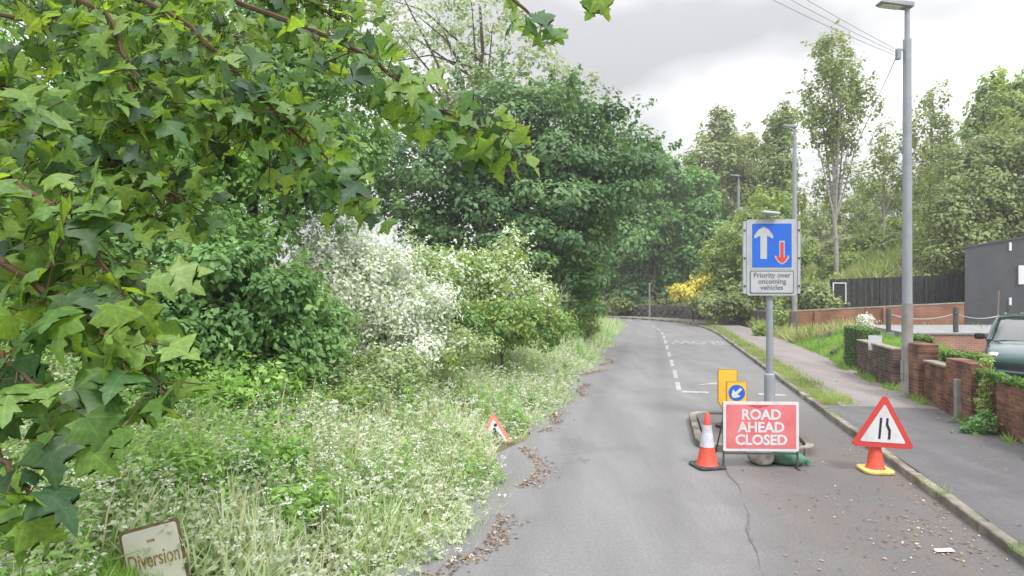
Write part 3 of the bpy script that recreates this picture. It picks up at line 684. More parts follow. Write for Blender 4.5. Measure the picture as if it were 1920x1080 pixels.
MB().prism(tri(.61, TZ, .015), -.1045, -.1005).build('white_face', M['white'], face)
MB().prism([(-.066, TZ - .13), (-.036, TZ - .13), (-.026, TZ + .16), (-.056, TZ + .16)], -.1085, -.105).build('black_bar', M['black'], face)
MB().prism([(.062, TZ - .13), (.094, TZ - .13), (.096, TZ + .0), (.058, TZ + .075), (.058, TZ + .16), (.028, TZ + .16), (.026, TZ + .06), (.064, TZ - .015)], -.1085, -.105).build('black_bar', M['black'], face)

# sandbags
def sack(u, v, Z, sx, sy, sz, rz, m, label, seed):
    q = P(u, v, Z); bm = bmesh.new(); bmesh.ops.create_uvsphere(bm, u_segments=24, v_segments=14, radius=1)
    rg = np.random.default_rng(seed)
    for vt in bm.verts:
        c = vt.co; k = 2.6
        n = (abs(c.x) ** k + abs(c.y) ** k + abs(c.z) ** k) ** (1 / k); c /= n
        c.z *= 1 - .35 * abs(c.x) ** 3
        c += Vector((.03 * math.sin(5 * c.y + seed), .04 * math.sin(6 * c.x + seed), .06 * math.sin(4 * c.x + 3 * c.y + seed) + .03 * math.sin(9 * c.x)))
        c.x *= sx; c.y *= sy; c.z = max(c.z * sz, -sz * .85)
    me = bpy.data.meshes.new('sandbag'); bm.to_mesh(me); bm.free(); me.materials.append(m)
    me.polygons.foreach_set('use_smooth', [True] * len(me.polygons))
    e = empty('sandbag', (q.x, q.y, sz * .85 + .006), rz, label=label, cat='sandbag', group='sandbags behind the red sign')
    o = bpy.data.objects.new('sack', me); link(o, e)
    k = MB().tube([(sx * .9, 0, -.02), (sx * 1.08, .02, .0), (sx * 1.2, .03, -.05)], [.035, .02, .05], 8).build('tied_neck', m, e, True)
sack(1426, 876, 9.3, .165, .2, .13, .1, M['bagw'], 'pale grey sandbag under the red sign', 1)
sack(1458, 878, 9.35, .14, .2, .115, .4, M['bagg'], 'dark green sandbag next to the pale one', 2)
sack(1483, 878, 9.25, .19, .15, .1, -.35, M['bagg'], 'slumped green sandbag at the right leg of the red sign', 3)

# grey marker post
q = P(1800, 795, 12.0)
e = empty('concrete_post', (q.x, q.y, .1), -head, label='short grey weathered marker post against the broad brick pier', cat='post')
MB().box((0, 0, .36), (.17, .12, .76)).build('shaft', M['post'], e, bevel=.012)

# leaning diversion sign, overexposure put into its face and lettering colours
dv = P(292, 1060, 4.9)
e = empty('diversion_sign', dv, 0, label='overexposed pale Diversion sign leaning crooked in the nettles', cat='road sign')
e.rotation_euler = (R(-8), R(-14), R(6))
MB().prism(rrect(-.225, .225, -.36, .31, .03), 0, .012).build('sign_board', M['rust'], e)
MB().prism(rrect(-.205, .205, -.34, .285, .025), -.006, -.0005).build('pale_face', M['divface'], e)
text_part('Diversion', .165, (0, -.0085, .0), M['divtext'], e, .0015, sx=.6)
MB().prism([(-.03, .18), (.03, .18), (.03, .2), (-.03, .2)], -.008, -.0065).build('overexposed_mark', M['divtext'], e)
for x in (-.2, .2): MB().box((x, .03, -.35), (.025, .02, 1.1)).build('leg', M['rust'], e)

# half hidden triangle
q = P(928, 842, 10.6); q.z = -.12
e = empty('men_at_work_sign', q, R(20), label='faded red triangular men at work sign half hidden by verge grass', cat='road sign')
e.rotation_euler = (R(-12), R(-2), R(8))
MB().prism(tri(.64, .24, .03), 0, .012).build('sign_plate', mat('faded_red', (.62, .17, .12), .5, (.66, .24, .19), 5, 4), e)
MB().prism(tri(.44, .24, .012), -.005, -.0005).build('white_face', M['white'], e)
Z_ = .15
MB().prism([(.03 + .03 * math.cos(i * .785), Z_ + .24 + .03 * math.sin(i * .785)) for i in range(8)], -.009, -.0055).build('figure_head', M['black'], e)
MB().prism([(-.06, Z_), (-.02, Z_), (.01, Z_ + .08), (.05, Z_), (.085, Z_), (.045, Z_ + .12), (.035, Z_ + .19), (-.005, Z_ + .2), (-.045, Z_ + .1)], -.009, -.0055).build('figure_body', M['black'], e)
MB().prism([(.0, Z_ + .16), (.12, Z_ + .04), (.13, Z_ + .05), (.01, Z_ + .175)], -.0125, -.0095).build('shovel', M['black'], e)
for x in (-.22, .22): MB().box((x, .03, .03), (.02, .02, .3)).build('leg', M['darkmetal'], e)

# ------------------------------------------------------------------ parked car
CZ = .42
car = empty('parked_car', (10.9, 13.5, CZ), R(49), label='dark teal hatchback parked behind the low hedge at right', cat='car')
def loft(secs, name, m, parent, cap=True, **k):
    n = len(secs[0]); mb = MB(); vv = [q for s_ in secs for q in s_]
    fs = [(i * n + j, i * n + (j + 1) % n, (i + 1) * n + (j + 1) % n, (i + 1) * n + j) for i in range(len(secs) - 1) for j in range(n)]
    if cap: fs += [tuple(range(n)), tuple(range((len(secs) - 1) * n, len(secs) * n))]
    return mb.add(vv, fs).build(name, m, parent, True, **k)
def bsec(x, zb, zt, hw, ht):    # x, bottom, top, half width at waist, half width at top
    zm = zb + (zt - zb) * .62
    h = [(hw * .9, zb), (hw * .98, zb + .12), (hw, zb + (zt - zb) * .4), (hw * .985, zm), (ht * 1.02, zt - .05), (ht * .93, zt - .01), (ht * .5, zt + .015), (0, zt + .02)]
    r = [(x, -a, b) for a, b in h] + [(x, a, b) for a, b in h[::-1][1:]]
    return r
body = [bsec(.0, .30, .56, .55, .5), bsec(.05, .22, .66, .68, .62), bsec(.18, .2, .74, .78, .70), bsec(.5, .19, .84, .83, .74), bsec(.95, .19, .91, .85, .77), bsec(1.2, .19, .95, .855, .79), bsec(2.2, .19, .97, .86, .80), bsec(3.2, .2, 1.0, .85, .79), bsec(3.8, .24, 1.0, .8, .74), bsec(3.95, .32, .9, .72, .68)]
loft(body, 'body', M['carpaint'], car)
def gsec(x, z0, z1, w0, w1): return [(x, -w0, z0), (x, -(w0 + w1) / 2 - .02, (z0 + z1) / 2), (x, -w1, z1 - .03), (x, -w1 * .7, z1), (x, w1 * .7, z1), (x, w1, z1 - .03), (x, (w0 + w1) / 2 + .02, (z0 + z1) / 2), (x, w0, z0)]
loft([gsec(1.02, .92, .945, .76, .7), gsec(1.4, .93, 1.22, .77, .66), gsec(1.85, .93, 1.46, .775, .6), gsec(2.6, .95, 1.5, .77, .59), gsec(3.4, .96, 1.44, .76, .58), gsec(3.85, .96, 1.06, .72, .62)], 'greenhouse', M['glass'], car)
loft([[(x, -w1, z - .035), (x, -w1 * .6, z), (x, w1 * .6, z), (x, w1, z - .035), (x, w1, z - .06), (x, -w1, z - .06)] for x, z, w1 in ((1.8, 1.47, .61), (2.0, 1.505, .62), (2.6, 1.525, .62), (3.3, 1.49, .61), (3.5, 1.44, .6))], 'roof', M['carpaint'], car)
for sgn in (-1, 1):
    MB().tube([(1.0, sgn * .775, .93), (1.42, sgn * .70, 1.235), (1.86, sgn * .625, 1.46)], .032, 8).build('pillar', M['carpaint'], car, True)
    MB().tube([(2.45, sgn * .785, .95), (2.5, sgn * .60, 1.48)], .035, 8).build('pillar', M['black'], car, True)
    mo = MB().lathe([(.02, -.09), (.085, -.07), (.1, 0), (.085, .07), (.02, .09)], 14).build('mirror', M['black'], car, True); mo.location = (1.28, sgn * .95, 1.0); mo.scale = (.8, 1.1, .85)
    MB().tube([(1.3, sgn * .8, .95), (1.28, sgn * .9, .98)], .025, 6).build('mirror_arm', M['black'], car)
    hl = MB().lathe([(.02, -.08), (.1, -.06), (.13, 0), (.1, .06), (.02, .08)], 14).build('headlight', M['lens'], car, True); hl.location = (.17, sgn * .6, .67); hl.scale = (.9, .9, .8)
    MB().tube([(1.3, sgn * .862, .62), (3.2, sgn * .862, .64)], .018, 6).build('side_moulding', M['black'], car)
    for x in (.72, 3.2):
        wv_ = MB().tube([(x, sgn * .66, .29), (x, sgn * .875, .29)], .29, 24).build('tyre', M['rubber'], car)
        MB().tube([(x, sgn * .86, .29), (x, sgn * .885, .29)], .19, 16).build('rim', M['chrome'], car)
        MB().tube([(x, sgn * .7, .31), (x, sgn * .868, .31)], .345, 24).build('wheel_arch', M['black'], car)
MB().box((.005, 0, .4), (.03, .7, .12)).build('grille', M['black'], car)
MB().tube([(.01, -.55, .33), (-.01, 0, .31), (.01, .55, .33)], .05, 8).build('bumper', M['carpaint'], car, True)
#VEGETATION
# ------------------------------------------------------------------ vegetation
T_OVAL = (np.array([(0, 0, 0), (-.3, .42, .07), (.3, .42, .07), (0, 1, -.06), (0, .45, 0)]), [(0, 4, 1), (0, 2, 4), (4, 3, 1), (4, 2, 3)])
T_QUAD = (np.array([(0, 0, 0), (-.34, .5, .05), (.34, .5, .05), (0, 1, -.05)]), [(0, 2, 1), (1, 2, 3)])
T_BLADE = (np.array([(-.018, 0, 0), (.018, 0, 0), (-.015, .5, .04), (.015, .5, .04), (0, 1, .22)]), [(0, 1, 3), (0, 3, 2), (2, 3, 4)])
T_LONG = (np.array([(0, 0, 0), (-.13, .4, .05), (.13, .4, .05), (0, 1, -.18), (0, .45, 0)]), [(0, 4, 1), (0, 2, 4), (4, 3, 1), (4, 2, 3)])
def nrm(a): return a / np.maximum(np.linalg.norm(a, axis=1, keepdims=True), 1e-9)
def leaf_cloud(name, pos, nor, size, rnd, tpl, m, parent=None, tip=None, rg=None, **k):
    tv, tf = tpl; n = len(pos); kk = len(tv)
    rg = rg or np.random.default_rng(1)
    nor = nrm(nor)
    if tip is None: tip = rg.normal(size=(n, 3))
    y = nrm(tip - nor * np.sum(tip * nor, 1, keepdims=True)); x = np.cross(y, nor)
    sz = np.asarray(size).reshape(-1, 1, 1) * np.ones((n, 1, 1))
    V = pos[:, None, :] + sz * (tv[None, :, 0:1] * x[:, None, :] + tv[None, :, 1:2] * y[:, None, :] + tv[None, :, 2:3] * nor[:, None, :])
    tfa = np.array(tf); Fi = (np.arange(n)[:, None, None] * kk + tfa[None]).reshape(-1)
    me = bpy.data.meshes.new(name); nf = n * len(tf)
    me.vertices.add(n * kk); me.vertices.foreach_set('co', V.reshape(-1).astype(np.float32))
    me.loops.add(nf * 3); me.loops.foreach_set('vertex_index', Fi.astype(np.int32))
    me.polygons.add(nf); me.polygons.foreach_set('loop_start', np.arange(0, nf * 3, 3, dtype=np.int32))
    me.update(calc_edges=True)
    if k.pop('leafxy', False):
        lx_ = me.attributes.new('leaf_xy', 'FLOAT_VECTOR', 'POINT'); lx_.data.foreach_set('vector', np.tile(tv, (n, 1)).reshape(-1).astype(np.float32))
    at = me.attributes.new('rnd', 'FLOAT', 'POINT'); at.data.foreach_set('value', np.repeat(np.clip(rnd, 0, 1), kk).astype(np.float32))
    me.materials.append(m)
    o = bpy.data.objects.new(name, me); link(o, parent); tag(o, **k); return o
def lobe_px(u, v, ru, rv, Z, dz=None):
    c = P(u, v, Z); a = ru / F * Z; return (np.array(c), np.array((a, (dz if dz else a * .9), rv / F * Z)))
def crown_pts(lobes, n_clump, lpc, clump_r, rg, flat=.75, fill=.25, droop=0):
    wts = np.array([l[1][0] * l[1][2] for l in lobes]); wts = wts / wts.sum()
    pos = []; nor = []; cl = []; cc = []
    for li, (c, r) in enumerate(lobes):
        nc = max(2, int(n_clump * wts[li]))
        d = nrm(rg.normal(size=(nc, 3))); f = rg.uniform(.45, 1.0, nc) ** .6
        ctr = c + d * r * f[:, None]; cc.append(ctr)
        cr_ = clump_r * rg.uniform(.6, 1.4, nc)
        m_ = (lpc * rg.uniform(.5, 1.5, nc)).astype(int)
        idx = np.repeat(np.arange(nc), m_)
        dd = nrm(rg.normal(size=(len(idx), 3))); rr = rg.uniform(.3, 1.0, len(idx)) ** .5
        off = dd * rr[:, None] * cr_[idx][:, None] * np.array((1, 1, flat))
        if droop: off[:, 2] -= np.abs(rg.normal(size=len(idx))) * droop * cr_[idx]
        pos.append(ctr[idx] + off)
        nor.append(dd * .7 + np.array((0, 0, .75)) + d[idx] * .6 + rg.normal(size=(len(idx), 3)) * .4)
        crn = rg.uniform(0, 1, nc); cl.append(crn[idx])
        ns_ = max(4, nc // 3); ds_ = nrm(rg.normal(size=(ns_, 3)) + np.array((0, 0, .35))); sl = clump_r * rg.uniform(.8, 2.6, ns_)
        per_ = max(8, int(lpc * .22)); si = np.repeat(np.arange(ns_), per_); sf = rg.random(ns_ * per_)
        start = c + ds_ * r * .92; sdir = nrm(ds_ + rg.normal(0, .35, (ns_, 3)) + np.array((0, 0, .25)))
        pos.append(start[si] + sdir[si] * (sl[si] * sf)[:, None] + rg.normal(0, 1, (ns_ * per_, 3)) * (clump_r * .16 * (1.15 - sf))[:, None])
        nor.append(rg.normal(size=(ns_ * per_, 3)) + np.array((0, 0, .9))); cl.append(np.repeat(rg.uniform(.2, 1, ns_), per_))
        nf = int(len(idx) * fill)
        q = nrm(rg.normal(size=(nf, 3))) * (rg.uniform(0, .75, nf) ** .5)[:, None] * r + c
        pos.append(q); nor.append(rg.normal(size=(nf, 3)) + np.array((0, 0, .6))); cl.append(rg.uniform(0, 1, nf))
    return np.concatenate(pos), np.concatenate(nor), np.concatenate(cl), np.concatenate(cc)
def make_tree(name, label, cat, base, top, tr, lobes, n_clump, lpc, clump_r, leaf, m, seed, tpl=T_QUAD, bark='bark', group=None, limbs=14, flat=.75, fill=.25, droop=0, lean=0, trunk_n=1, hang=.25, mix=None):
    rg = np.random.default_rng(seed); base = Vector(base); top = Vector(top)
    base.z = float(ground_h(base.x, base.y)) - .15
    if tr > .1: top.z += 2.5
    else: top.z += base.z
    e = empty(name, base, label=label, cat=cat, group=group)
    pos, nor, cl, cc = crown_pts(lobes, n_clump, lpc, clump_r, rg, flat, fill, droop)
    b = np.array(base)
    tip = rg.normal(size=pos.shape) + np.array((0, 0, -hang * 3))
    rnd = .55 * rg.random(len(pos)) + .45 * cl
    keep = pos[:, 2] > ground_h(pos[:, 0], pos[:, 1]) - .05
    if mix:
        sel = keep & (vnoise(pos[:, 0] + pos[:, 2] * .6, pos[:, 1] + pos[:, 2], 2.4, seed) + rg.normal(0, .35, len(pos)) > 1 - 2 * mix[1]); keep &= ~sel
        leaf_cloud('green_foliage', (pos - b)[sel], nor[sel], leaf * rg.uniform(.7, 1.5, sel.sum()), rnd[sel], tpl, G[mix[0]], e, tip[sel], rg)
    leaf_cloud('crown', (pos - b)[keep], nor[keep], leaf * rg.uniform(.45, 1.6, keep.sum()), rnd[keep], tpl, m, e, tip[keep], rg)
    mb = MB()
    for k in range(trunk_n):
        o2 = Vector((rg.normal(0, .25), rg.normal(0, .15), 0)) if k else Vector()
        n = 7; pts_ = [(base.lerp(top + o2 * 2, i / n) - base) + o2 * (1 - i / n) + Vector((rg.normal(0, tr * .35), rg.normal(0, tr * .35), 0)) * (0 < i) for i in range(n + 1)]
        mb.tube(pts_, [tr * (1.25 if i == 0 else 1 - .75 * i / n) for i in range(n + 1)], 9)
    mb.build('trunk', M[bark], e, True, kind=None)
    lm = MB(); sel = cc[rg.choice(len(cc), min(limbs, len(cc)), replace=False)]
    for q in sel:
        f = rg.uniform(.3, .95); a = (base.lerp(top, f) - base); z = Vector(q - b)
        if z.z < a.z - .5: f = .25; a = base.lerp(top, f) - base
        mid = a.lerp(z, .5) + Vector((0, 0, .12 * (z - a).length)); r0 = tr * (1 - .7 * f) * .5
        lm.tube([a, a.lerp(mid, .6), mid, mid.lerp(z, .6), z], [r0, r0 * .8, r0 * .6, r0 * .4, r0 * .15], 6)
    lo = lm.build('limbs', M[bark], e, True); lo['kind'] = 'stuff'
    return e
def SCL(cols, f):
    f = (f, f, f) if isinstance(f, float) else f
    return [tuple(min(.82, q * g) for q, g in zip(c, f)) for c in cols]
G = dict(
    dark=leafmat('dark_leaf', SCL([(.018, .048, .018), (.032, .085, .028), (.055, .125, .038), (.095, .175, .06)], (2.3, 1.9, 2.3)), .28),
    mid=leafmat('mid_leaf', SCL([(.03, .075, .018), (.055, .125, .028), (.085, .18, .04), (.14, .24, .065)], (2.3, 2.0, 3.0)), .33),
    bright=leafmat('bright_leaf', SCL([(.035, .085, .015), (.07, .16, .025), (.11, .23, .035), (.18, .31, .06)], (1.9, 1.75, 2.2)), .4),
    pale=leafmat('pale_leaf', SCL([(.10, .15, .07), (.17, .23, .11), (.25, .31, .17), (.36, .42, .27)], (1.6, 1.55, 1.75)), .35, (1.3, 1.3, .8)),
    olive=leafmat('olive_leaf', SCL([(.04, .055, .022), (.07, .09, .035), (.10, .13, .05), (.15, .18, .075)], (2.5, 2.45, 2.5)), .3),
    birch=leafmat('birch_leaf', SCL([(.045, .075, .025), (.075, .115, .035), (.11, .155, .05), (.17, .21, .08)], (2.25, 2.05, 2.1)), .38),
    lime=leafmat('lime_leaf', SCL([(.08, .13, .03), (.14, .21, .05), (.21, .29, .075), (.30, .38, .13)], (1.45, 1.4, 1.7)), .38),
    silver=leafmat('silver_leaf', SCL([(.16, .21, .11), (.34, .38, .27), (.55, .56, .5), (.66, .66, .62)], (2.0, 2.0, 2.05)), .3, (1.1, 1.1, 1.0)),
    cream=leafmat('cream_leaf', SCL([(.10, .15, .06), (.20, .26, .13), (.35, .4, .26), (.52, .55, .44)], (2.1, 2.1, 2.6)), .3, (1.2, 1.2, .8)),
    grass=leafmat('verge_grass', SCL([(.08, .14, .03), (.17, .24, .07), (.30, .34, .15), (.48, .47, .30)], (2.05, 2.1, 3.0)), .35, (1.3, 1.3, .8)),
    nettle=leafmat('nettle_leaf', SCL([(.045, .10, .018), (.085, .18, .03), (.14, .26, .05), (.24, .36, .10)], (1.9, 1.75, 2.1)), .38),
    verge_pale=leafmat('pale_verge_leaf', [(.20, .27, .12), (.34, .41, .24), (.48, .53, .38), (.64, .66, .55)], .35, (1.2, 1.2, .9)),  # overexposure of the verge put into these pale leaf tones
    straw=leafmat('straw_grass', SCL([(.20, .19, .09), (.32, .29, .16), (.42, .38, .24), (.5, .47, .32)], (1.5, 1.5, 1.6)), .3, (1.1, 1.05, .8)),
    white=leafmat('white_umbel', [(.42, .45, .34), (.58, .6, .5), (.7, .71, .64), (.78, .78, .74)], .25, (1, 1, 1)),  # white heads stand in for blown-out patches of the verge
    yellow=leafmat('broom_flower', [(.55, .5, .05), (.7, .62, .08), (.75, .68, .16), (.25, .32, .06)], .25, (1.1, 1.05, .6)),
    hedge=leafmat('box_hedge', SCL([(.03, .075, .012), (.055, .125, .02), (.085, .18, .03), (.14, .26, .05)], (1.4, 1.3, 1.6)), .3),
    litter=leafmat('dead_leaf', [(.10, .055, .035), (.19, .11, .065), (.30, .2, .12), (.5, .42, .32)], .1, (1, 1, 1)),
    sycamore=leafmat('sycamore_leaf', [(.035, .08, .035), (.075, .16, .05), (.125, .24, .055), (.17, .29, .06), (.2, .31, .07)], .5, (2.1, 1.8, .6), .42, .45, veins=True),
    sycobj=leafmat('sycamore_leaf_near', [(.04, .09, .05), (.075, .165, .065), (.12, .23, .06), (.16, .28, .06), (.19, .3, .07)], .48, (2.1, 1.8, .6), .42, .45, True),
)
gp = lambda u, Z: Vector((P(u, 540, Z).x, Z, 0))
# --- hedge trees at the left, behind the overhanging branches
make_tree('hedge_tree', 'leafy green hedge tree at far left behind the overhanging branches', 'tree', gp(120, 10.5), gp(150, 10.5) + Vector((0, 0, 4)), .13,
    [lobe_px(60, 420, 260, 200, 10.5, 1.8), lobe_px(120, 150, 300, 220, 11.5, 2), lobe_px(330, 250, 200, 170, 11, 1.6), lobe_px(40, 640, 190, 140, 9.5, 1.3)], 260, 130, .42, .115, G['bright'], 21, T_OVAL, limbs=18)
make_tree('hedge_tree', 'tall green hedge tree filling the upper left above the white shrub', 'tree', gp(480, 12.5), gp(470, 12.5) + Vector((0, 0, 4.6)), .14,
    [lobe_px(440, 130, 240, 170, 12.5, 1.9), lobe_px(600, 200, 140, 140, 13, 1.5), lobe_px(520, 320, 180, 130, 12.2, 1.6)], 210, 125, .45, .12, G['mid'], 22, T_OVAL, limbs=18)
make_tree('ivy_bush', 'dense glossy green bush with a thin brown stem beside the verge', 'bush', gp(432, 9.4), gp(428, 9.4) + Vector((0, 0, 1.6)), .055,
    [lobe_px(340, 480, 170, 120, 9.6, 1.1), lobe_px(450, 560, 140, 110, 9.8, 1.0), lobe_px(300, 640, 150, 100, 9.2, .9), lobe_px(480, 650, 110, 90, 9.9, .9), lobe_px(560, 620, 90, 90, 10.8, .9)], 260, 95, .3, .1, G['mid'], 23, T_OVAL, limbs=10)
make_tree('white_shrub', 'silvery white flowering shrub left of the cream bush, whitened for overexposure', 'shrub', gp(690, 13), gp(690, 13) + Vector((0, 0, 1.6)), .05,
    [lobe_px(640, 450, 75, 55, 13.2, .8), lobe_px(690, 540, 110, 80, 13, 1.1), lobe_px(790, 570, 70, 60, 13.4, .9), lobe_px(610, 570, 60, 80, 12.6, .8), lobe_px(730, 640, 130, 45, 12.6, .9), lobe_px(720, 490, 60, 40, 13.6, .7), lobe_px(600, 500, 40, 50, 12.9, .5)], 170, 110, .34, .075, G['silver'], 24, T_OVAL, trunk_n=3, mix=('pale', .25))  # overexposed whiteness put into the shrub's leaf colours
make_tree('cream_shrub', 'large cream flowering elder bush below the dark tree', 'shrub', gp(870, 17), gp(870, 17) + Vector((0, 0, 2)), .07,
    [lobe_px(760, 500, 80, 35, 16.5, 1.1), lobe_px(850, 500, 70, 40, 17, 1.3), lobe_px(935, 515, 60, 45, 17, 1.2), lobe_px(995, 565, 45, 50, 17, 1.0), lobe_px(850, 560, 150, 55, 17.3, 1.2), lobe_px(800, 555, 70, 45, 15.6, .9), lobe_px(960, 465, 25, 25, 17.5, .6), lobe_px(740, 570, 50, 60, 14.5, .8)], 200, 105, .36, .09, G['cream'], 25, T_OVAL, trunk_n=3, mix=('lime', .5))
make_tree('bramble_mound', 'low tangled bramble mound in front of the glossy bush', 'bush', gp(430, 8.6), gp(430, 8.6) + Vector((0, 0, .6)), .03,
    [lobe_px(330, 740, 120, 50, 8.6, .8), lobe_px(460, 720, 100, 45, 9.2, .8), lobe_px(200, 780, 110, 60, 8.0, .7)], 120, 60, .22, .085, G['nettle'], 43, T_OVAL, limbs=8, group='tangles along the verge')
make_tree('bramble_mound', 'pale tangled growth spilling from the white shrub into the verge', 'bush', gp(620, 11), gp(620, 11) + Vector((0, 0, .5)), .03,
    [lobe_px(600, 690, 80, 35, 11, .8), lobe_px(730, 690, 90, 35, 11.4, .8), lobe_px(850, 650, 80, 35, 13, .8), lobe_px(680, 740, 60, 25, 10, .6)], 120, 55, .24, .07, G['pale'], 44, T_OVAL, limbs=8, group='tangles along the verge', mix=('lime', .4))
make_tree('bramble_mound', 'leafy green tangle above the leaning pale sign', 'bush', gp(330, 6.6), gp(330, 6.6) + Vector((0, 0, .5)), .02,
    [lobe_px(300, 880, 110, 45, 6.4, .5), lobe_px(480, 850, 90, 35, 7.0, .5), lobe_px(150, 930, 110, 50, 5.8, .45), lobe_px(560, 930, 60, 25, 6.2, .35)], 110, 42, .16, .07, G['nettle'], 45, T_OVAL, limbs=8, group='tangles along the verge')
make_tree('green_bush', 'low bright green bush at the foot of the cream shrub', 'bush', gp(940, 15.5), gp(940, 15.5) + Vector((0, 0, .8)), .04,
    [lobe_px(930, 605, 90, 45, 15.5, .8), lobe_px(1020, 610, 60, 40, 17, .7)], 90, 70, .24, .09, G['lime'], 26, T_OVAL, limbs=6, mix=('mid', .4))
make_tree('broadleaf_tree', 'big dark green broadleaf tree overhanging the left side of the road', 'tree', gp(960, 25), gp(990, 25) + Vector((0, 0, 7)), .3,
    [lobe_px(800, 330, 120, 130, 25, 2.4), lobe_px(940, 270, 140, 130, 26, 2.6), lobe_px(1060, 280, 120, 120, 26, 2.5), lobe_px(1020, 420, 130, 120, 24.5, 2.2), lobe_px(1130, 340, 90, 110, 26.5, 2.2), lobe_px(890, 430, 150, 90, 25.5, 2.2), lobe_px(1070, 520, 70, 70, 25.5, 1.5), lobe_px(1180, 300, 60, 70, 28, 1.7)], 250, 250, .85, .17, G['dark'], 27, limbs=26, flat=.5, fill=.16)
make_tree('pale_tree', 'pale thin-leaved tall tree rising behind the dark broadleaf', 'tree', gp(900, 34), gp(900, 34) + Vector((0, 0, 15)), .28,
    [lobe_px(950, 150, 130, 90, 34, 3), lobe_px(1060, 190, 70, 60, 34, 2.2), lobe_px(800, 110, 120, 120, 35, 3), lobe_px(720, 30, 100, 70, 35, 2.5), lobe_px(900, 30, 90, 50, 34, 2.4), lobe_px(680, 180, 90, 120, 35, 2.5)], 200, 62, .62, .19, G['pale'], 28, limbs=30, fill=.1)
make_tree('lime_bush', 'feathery pale lime bush at the road edge before the bend', 'bush', gp(1108, 29), gp(1108, 29) + Vector((0, 0, 2.5)), .06,
    [lobe_px(1108, 530, 22, 50, 29, .6), lobe_px(1100, 580, 30, 35, 28.5, .8), lobe_px(1085, 600, 40, 30, 27, .8)], 60, 80, .25, .13, G['lime'], 29, limbs=5)
# --- trees round the bend
make_tree('far_tree', 'mid green tree just left of the bend behind the dark broadleaf', 'tree', gp(1225, 59), gp(1225, 59) + Vector((0, 0, 11)), .3,
    [lobe_px(1215, 350, 75, 80, 59, 3.4), lobe_px(1180, 430, 70, 70, 59, 3.2), lobe_px(1250, 420, 50, 70, 60, 3)], 190, 95, .95, .33, G['mid'], 30, group='trees round the bend')
make_tree('far_tree', 'dark tree behind the stone wall at the bend', 'tree', gp(1180, 62), gp(1190, 62) + Vector((0, 0, 7)), .3,
    [lobe_px(1170, 480, 60, 70, 62, 3.5), lobe_px(1240, 500, 55, 60, 61, 3.2), lobe_px(1110, 500, 60, 70, 63, 3), lobe_px(1200, 555, 80, 30, 60, 2.5)], 180, 85, .95, .34, G['dark'], 31, group='trees round the bend')
make_tree('far_tree', 'dark green tree between the bend and the farthest lamp post', 'tree', gp(1305, 60), gp(1305, 60) + Vector((0, 0, 10)), .3,
    [lobe_px(1300, 410, 50, 90, 60, 3), lobe_px(1330, 470, 50, 60, 58, 2.6), lobe_px(1270, 490, 45, 50, 60, 2.6)], 160, 85, .9, .32, G['mid'], 32, group='trees round the bend')
make_tree('far_tree', 'brownish pointed tree left of the farthest lamp post', 'tree', gp(1350, 64), gp(1350, 64) + Vector((0, 0, 15)), .3,
    [lobe_px(1350, 250, 28, 50, 64, 1.6), lobe_px(1340, 310, 58, 70, 64, 3.2), lobe_px(1330, 380, 55, 60, 64, 3), lobe_px(1395, 290, 32, 50, 66, 2), lobe_px(1400, 350, 40, 60, 66, 2.2)], 190, 80, .85, .32, G['olive'], 33, group='trees round the bend', bark='barkb')
make_tree('far_tree', 'slender tree behind the middle lamp post', 'tree', gp(1465, 56), gp(1465, 56) + Vector((0, 0, 13.5)), .22,
    [lobe_px(1465, 240, 24, 45, 56, 1.5), lobe_px(1460, 310, 35, 60, 56, 1.8), lobe_px(1470, 390, 45, 50, 55, 2.2), lobe_px(1430, 410, 35, 40, 56, 2)], 120, 75, .75, .28, G['birch'], 34, group='trees round the bend')
make_tree('birch_tree', 'tallest birch with drooping foliage between the lamp posts', 'tree', gp(1568, 44), gp(1562, 44) + Vector((0, 0, 17.5)), .17,
    [lobe_px(1558, 100, 35, 45, 44, 1.5), lobe_px(1550, 170, 48, 55, 44, 1.8), lobe_px(1590, 150, 25, 50, 44, 1.2), lobe_px(1535, 225, 35, 40, 44, 1.5), lobe_px(1625, 180, 26, 32, 44, 1), lobe_px(1575, 240, 40, 45, 44, 1.4), lobe_px(1560, 330, 30, 40, 44.5, 1.2)], 130, 70, .5, .2, G['birch'], 35, bark='barkb', limbs=26, flat=1.3, fill=.06, droop=.5, group='birches on the bank')
make_tree('birch_tree', 'thin sparse birch just left of the tall lamp post', 'tree', gp(1655, 46), gp(1660, 46) + Vector((0, 0, 9)), .1,
    [lobe_px(1665, 260, 35, 45, 46, 1.4), lobe_px(1640, 330, 50, 50, 46, 1.6), lobe_px(1690, 350, 40, 50, 46, 1.5), lobe_px(1615, 400, 40, 30, 45, 1.4)], 60, 60, .5, .2, G['birch'], 36, bark='barkb', limbs=20, flat=1.2, fill=.05, droop=.4, group='birches on the bank')
make_tree('birch_tree', 'sparse birch just right of the tall lamp post', 'tree', gp(1745, 46), gp(1748, 46) + Vector((0, 0, 14)), .12,
    [lobe_px(1748, 195, 25, 38, 46, 1.3), lobe_px(1738, 250, 42, 45, 46, 1.6), lobe_px(1770, 265, 30, 30, 46, 1.2), lobe_px(1735, 330, 45, 50, 46, 1.6)], 80, 60, .5, .2, G['birch'], 37, bark='barkb', limbs=20, flat=1.2, fill=.05, droop=.4, group='birches on the bank')
make_tree('far_tree', 'hazy distant tree seen through the birches left of the tall lamp post', 'tree', gp(1620, 70), gp(1620, 70) + Vector((0, 0, 9)), .2,
    [lobe_px(1600, 400, 45, 45, 70, 2.5), lobe_px(1650, 390, 40, 50, 70, 2.5), lobe_px(1540, 410, 40, 40, 70, 2.5)], 90, 60, .8, .3, G['birch'], 46, group='trees round the bend', fill=.1)
